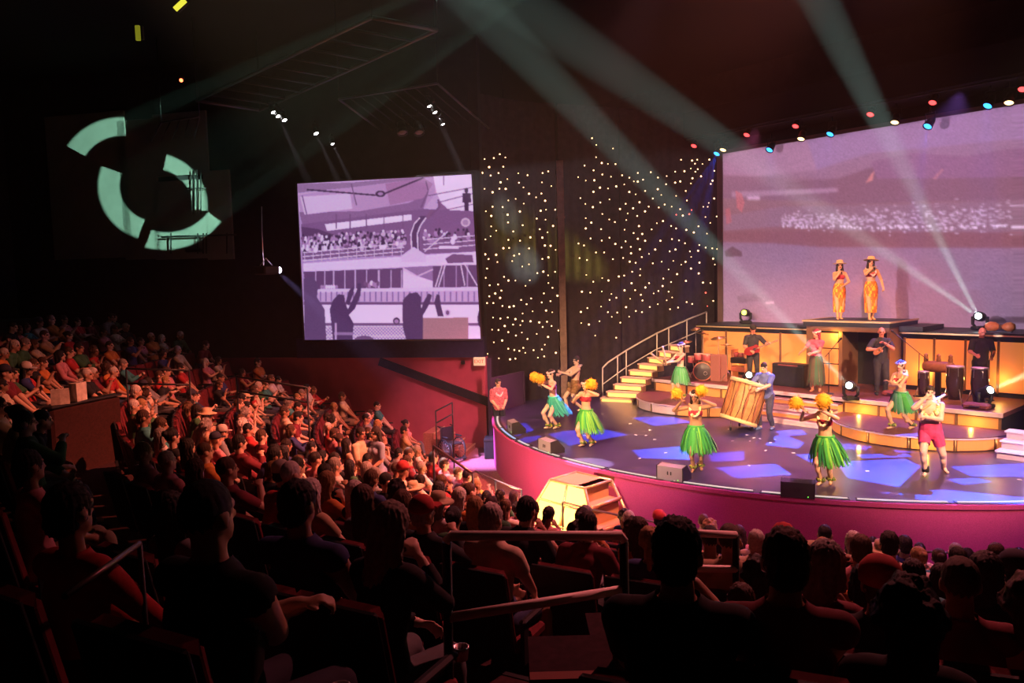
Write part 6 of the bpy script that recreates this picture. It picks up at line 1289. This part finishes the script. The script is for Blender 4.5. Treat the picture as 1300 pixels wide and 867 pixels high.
for k in range(0, 11):
    r = ROW0+ROWD*k+.52; a = R(174.0)+(.3/r if k % 2 else 0); cand = []
    while a < R(288):
        p = row_pos(k, a)+Vector((0, 0, 1.25)); q = proj(p) if p.y > 1.0 else None
        if q and -25 < q[0] < 1325 and q[1] < 862: cand.append((a, q))
        a += .60/r
    if k in MANUAL: cand = [(a, q) for a, q in cand if a < R(205 if k > 9 else 226)]
    i = 0
    for a, q in cand:
        deg = math.degrees(a)
        if abs(deg-209.5) < 1.15 and k > 2: continue                                   # aisle
        if k == 0 and deg < 183: continue
        if k < 3 and 668 < q[0] < 768 and q[1] < 655-4*k and q[2] > 60: continue
        if 50 < q[0] < 172 and 478 < q[1] < 600 and 52 < q[2] < 110: continue           # entry recess
        if k >= 7 and 236 < deg and 700 < q[0] < 845: continue
        if k == 10 and q[0] > 170: continue
        empty_p = .6 if (deg < 187 and 1 < k < 8) else (.25 if deg < 196 else .05)
        ex = None
        if rr_.random() < .02: ex = 'hat'
        occ = rr_.random() > empty_p
        if not occ or True: seat_in(k, a, i, occ, False, k=rr_.uniform(.93, 1.06), extra=ex)
        i += 1
    for px, kw in MANUAL.get(k, ()):
        seat_in(k, ang_for_px(k, px), i, True, True, **kw); i += 1
print('SPECTATORS', NSP)
# a pair standing in the left block
for (px, py, lb, sh, pn, hk, rz) in ((459, 575, 'man standing in a cream shirt in the middle of the left block', (.60, .50, .34), (.45, .36, .22), 'short', 60), (478, 575, 'woman standing in a blue patterned dress beside the man in cream', (.25, .30, .42), (.3, .34, .45), 'long', -40)):
    fg = figure(dict(sex='m' if px < 465 else 'f', k=.98, hl=(.14, -.26, 1.0), hr=(-.14, -.24, .95), head=(0, 2, 0)), .0135)
    p = atY(px, py, 14.2); dd = math.hypot(p.x-C0.x, p.y-C0.y); kk = int((dd-ROW0)/ROWD); p.z = row_z(kk)+.001
    add_person(fg, p, R(rz), lb, (.55, .34, .24), 'standing audience', hk, (.03, .02, .015), [('shirt', garment(fg, shirt_mask(fg, .9, -.12), .018, 'shirt', M_CLOTH), sh), ('trousers', garment(fg, pants_mask(fg), .016, 'trousers', M_CLOTH), pn), *shoes_of(fg, .01, (.05, .05, .05))])

# ------------------------------------------------------------------ rails in the house
M_RAIL = mat('dull_house_rail', (.20, .13, .13), .35, .6); M_RAILP = mat('pale_front_rail', (.85, .72, .68), .5, .0)
def rail_thing(lb, bars, posts, r=.022, m=None, cat='railing', name='guard_rail'):
    o = Vector(posts[0][1]); t = thing(name, lb, cat, o); m = m or M_RAIL
    for i, b in enumerate(bars): mb = MB(); mb.tube([Vector(p)-o for p in b], r, 8); mb.build('top_rail' if i == 0 else 'mid_rail', m, t)
    for a, b in posts: mb = MB(); mb.tube([Vector(a)-o, Vector(b)-o], r*.9, 8); mb.build('post', M_METAL, t)
    return t
a, b = atY(572, 680, 3.5), atY(788, 680, 3.75); c, d = atY(570, 784, 3.5), atY(788, 749, 3.75)
fz = row_z(8)
rail_thing('heavy pink-lit guard rail in the foreground centre before the aisle', [[a+Vector((-.02, 0, -.03)), a, b, b+Vector((.015, 0, -.03))], [c, d]], [(a+Vector((-.02, 0, -.03)), (c.x-.02, a.y, fz)), (b+Vector((.015, 0, -.03)), (b.x+.015, b.y, fz))], .026, M_RAILP)
a, b = atY(862, 676, 4.4), atY(934, 679, 4.55); rail_thing('short pale guard rail right of the aisle among the heads', [[a, b], [a-Vector((0, 0, .22)), b-Vector((0, 0, .22))]], [(a, (a.x, a.y, row_z(7))), (b, (b.x, b.y, row_z(7)))], .024, M_RAILP)
def arc_rail(a0, a1, r, z, n=20): return [Vector((C0.x+r*math.cos(R(a0+(a1-a0)*i/n)), C0.y+r*math.sin(R(a0+(a1-a0)*i/n)), z)) for i in range(n+1)]
for (a0, a1, lb) in ((206.5, 217, 'thin curved rail before the front row left of the lit steps'), (223.5, 242, 'thin curved rail before the front row right of the lit steps'), (246, 249.5, 'short low rail in front of the stage right of the thin curved rail'), (252, 262, 'low curved rail before the front row at the right')):
    pts = arc_rail(a0, a1, 10.5, -.32); rail_thing(lb, [pts], [(p, (p.x, p.y, ZF)) for p in pts[::10]], .02)
a, b = atY(550, 566, 13.2), atY(600, 601, 12.4); rail_thing('sloping violet-lit handrail at the inner end of the left block', [[a, b]], [(a, (a.x, a.y, row_z(1))), (b, (b.x, b.y, ZF))], .024)
for (x0, y0, x1, y1, Y0, Y1, k0, lb) in ((300, 478, 390, 492, 15.5, 15.0, 5, 'dark aisle rail inside the left block'), (160, 468, 240, 470, 15.0, 15.2, 7, 'dark aisle rail beside the entry recess'), (553, 522, 574, 511, 18.6, 19.2, 0, 'short dark rail at the little side steps')):
    a, b = atY(x0, y0, Y0), atY(x1, y1, Y1); f = lambda p: max(ZF, row_z(int((math.hypot(p.x-C0.x, p.y-C0.y)-ROW0)/ROWD)) if math.hypot(p.x-C0.x, p.y-C0.y) > ROW0 else ZF)
    rail_thing(lb, [[a, b], [a-Vector((0, 0, .3)), b-Vector((0, 0, .3))]], [(a, (a.x, a.y, f(a))), (b, (b.x, b.y, f(b)))], .02, M_METAL)
a = atY(177, 690, 2.9); rail_thing('slim upright rail end catching light in the dark left foreground', [[a, a+Vector((.0, -.5, .0))]], [(a, (a.x+.02, a.y, row_z(8)))], .012)
# entry recess with parapet and two bags
p0, p1 = atY(62, 545, 11.6), atY(150, 520, 13.0); d = p1-p0; d.z = 0; A = Matrix.Translation((p0.x, p0.y, 0)) @ Matrix.Rotation(math.atan2(d.y, d.x), 4, 'Z')
t = thing('entry_parapet', 'dark parapet of the entry recess at the left of the seating', 'parapet', (p0.x, p0.y, row_z(6)), math.atan2(d.y, d.x))
hh = atY(62, 520, 11.6).z-row_z(6); mb = MB(); mb.rbox((d.length/2, 0, hh/2), (d.length, .16, hh), .04); mb.build('wall_body', mat('dark_rust_carpet', (.035, .010, .008), .95, var=.3, vscale=30), t); mb = MB(); mb.rbox((d.length/2, 0, hh+.02), (d.length+.04, .2, .04), .015); mb.build('coping', M_METAL, t)
for i, (f, lb) in enumerate(((.18, 'crumpled white paper bag on the dark parapet, nearer one'), (.42, 'upright white paper bag with green print on the dark parapet'))):
    q = Vector((p0.x, p0.y, 0))+d*f; q.z = row_z(6)+hh+.045; t = thing('paper_bag', lb, 'bag', q, .5+i); mb = MB(); s_ = .8 if i == 0 else 1
    mb.prism([(-.13, -.07), (0, -.08), (.13, -.07), (.12, .07), (0, .05), (-.12, .07)], 0, .30*s_); mb.build('bag_body', mat('off_white_paper', (.6, .52, .44), .8, var=.2, vscale=12), t)
    mb = MB(); mb.tube([(-.06, -.075, .30*s_), (-.05, -.08, .36*s_), (.05, -.08, .36*s_), (.06, -.075, .30*s_)], .006, 5); mb.build('handle', mat('off_white_paper', (.6, .52, .44), .8), t)
# side steps by the red wall
M2 = Matrix.Translation(WA) @ Matrix(((WD.x, WN.x, 0, 0), (WD.y, WN.y, 0, 0), (0, 0, 1, 0), (0, 0, 0, 1)))
q = WA+WD*.35+WN*.1; t = thing('side_steps', 'small carpeted steps climbing along the red wall by the stage corner', 'steps', (q.x, q.y, ZF), math.atan2(WD.y, WD.x))
for i in range(4):
    mb = MB(); mb.box(.0+.32*i, .32+.32*i, .02, -1.1, 0, .17*(i+1)) if False else mb.box(.32*i, .32+.32*i, .02, 1.1, 0, .17*(i+1)); mb.build('step', mat('rust_step_carpet', (.34, .12, .08), .9, var=.2, vscale=20), t)
    mb = MB(); mb.box(.32*i-.015, .32*i+.02, .02, 1.1, .17*(i+1)-.03, .17*(i+1)+.006); mb.build('nosing', M_GOLD, t)
# wheelchair parked near the side steps
p = atZ(574, 583, ZF); t = thing('wheelchair', 'dark folding wheelchair parked at the end of the left block', 'wheelchair', p, R(40))
for s_ in (-1, 1):
    n = 28; mb = MB(); mb.tube([(.27*s_, .3*math.cos(2*math.pi*i/n), .30+.30*math.sin(2*math.pi*i/n)) for i in range(n+1)], .018, 6, cap=False); mb.build('wheel', M_BLACK, t)
    for i in range(8): a_ = i*math.pi/8; mb = MB(); mb.tube([(.27*s_, .29*math.cos(a_), .30+.29*math.sin(a_)), (.27*s_, -.29*math.cos(a_), .30-.29*math.sin(a_))], .004, 4); mb.build('spoke', M_STEEL, t)
    mb = MB(); mb.tube([(.22*s_, .22, .95), (.22*s_, .22, .3), (.22*s_, -.3, .48), (.22*s_, -.36, .1)], .014, 6); mb.build('frame_side', M_METAL, t); mb = MB(); mb.tube([(.22*s_, .22, .93), (.22*s_, .36, .95)], .018, 6); mb.build('push_handle', M_BLACK, t)
    mb = MB(); mb.lathe([(.07, -.015), (.075, 0), (.07, .015)], c=(.2*s_, -.33, .08), axis=(1, 0, 0), n=14); mb.build('castor', M_BLACK, t); mb = MB(); mb.rbox((.24*s_, -.02, .68), (.05, .3, .04), .015); mb.build('armrest', M_BLACK, t); mb = MB(); mb.cbox((.1*s_, -.42, .1), (.15, .14, .02)); mb.build('footplate', M_METAL, t)
mb = MB(); mb.rbox((0, -.04, .49), (.42, .42, .05), .02); mb.build('seat', mat('black_vinyl', (.02, .02, .022), .5), t); mb = MB(); mb.rbox((0, .2, .72), (.42, .04, .42), .015); mb.build('backrest', mat('black_vinyl', (.02, .02, .022), .5), t)
# aisle steps in front of the camera
t = thing('aisle_steps', 'dark carpeted aisle steps with worn pale edges in the foreground', 'steps', (0, 0, 0))
for i, (x0, y0, x1, y1, Y) in enumerate(((672, 838, 778, 860, 2.7), (752, 812, 786, 822, 3.1))):
    a, b = atY(x0, y0, Y), atY(x1, y1, Y-.02); z = min(a.z, b.z); mb = MB(); mb.box(a.x, b.x+.02, Y-.02, Y+.32, z-.22, z); mb.build('step', M_CARPET, t); mb = MB(); mb.box(a.x, b.x+.02, Y-.035, Y+.02, z-.03, z+.008); mb.build('nosing', mat('worn_nosing', (.25, .08, .06), .7), t)
# ------------------------------------------------------------------ sub-parts: hang fittings on the part they belong to
SUB = [('lens', 'housing'), ('lens', 'head'), ('tube', 'housing'), ('bulb', 'housing'), ('clamp', 'yoke'), ('tom_head', 'tom_drum'), ('bass_skin', 'bass_drum'), ('bass_hoop', 'bass_drum'), ('port_ring', 'bass_drum'), ('spoke', 'wheel'),
       ('string', 'neck'), ('headstock', 'neck'), ('pickup', 'body'), ('sound_hole', 'body'), ('pilot_light', 'cabinet'), ('handle', 'cabinet'), ('grille', 'cabinet'), ('control_strip', 'cabinet'), ('lit_riser', 'tread'), ('nosing', 'step'), ('tread_edge', 'tread'),
       ('lettering', 'sign_box'), ('lug', 'shell'), ('rim', 'shell'), ('drum_head', 'shell'), ('cord', 'gourd_shell'), ('coping', 'wall_body'), ('microphone', 'boom'), ('pads', 'case')]
base = lambda o: o.name.split('.')[0]
for t in [o for o in bpy.data.objects if o.parent is None and o.get('category')]:
    ch = list(t.children); by = {}
    for c in ch: by.setdefault(base(c), []).append(c)
    for a, b in SUB:
        if a in by and b in by and by[a][0].parent is t:
            for i, c in enumerate(by[a]):
                c.parent = by[b][min(len(by[b])-1, i*len(by[b])//len(by[a]))]
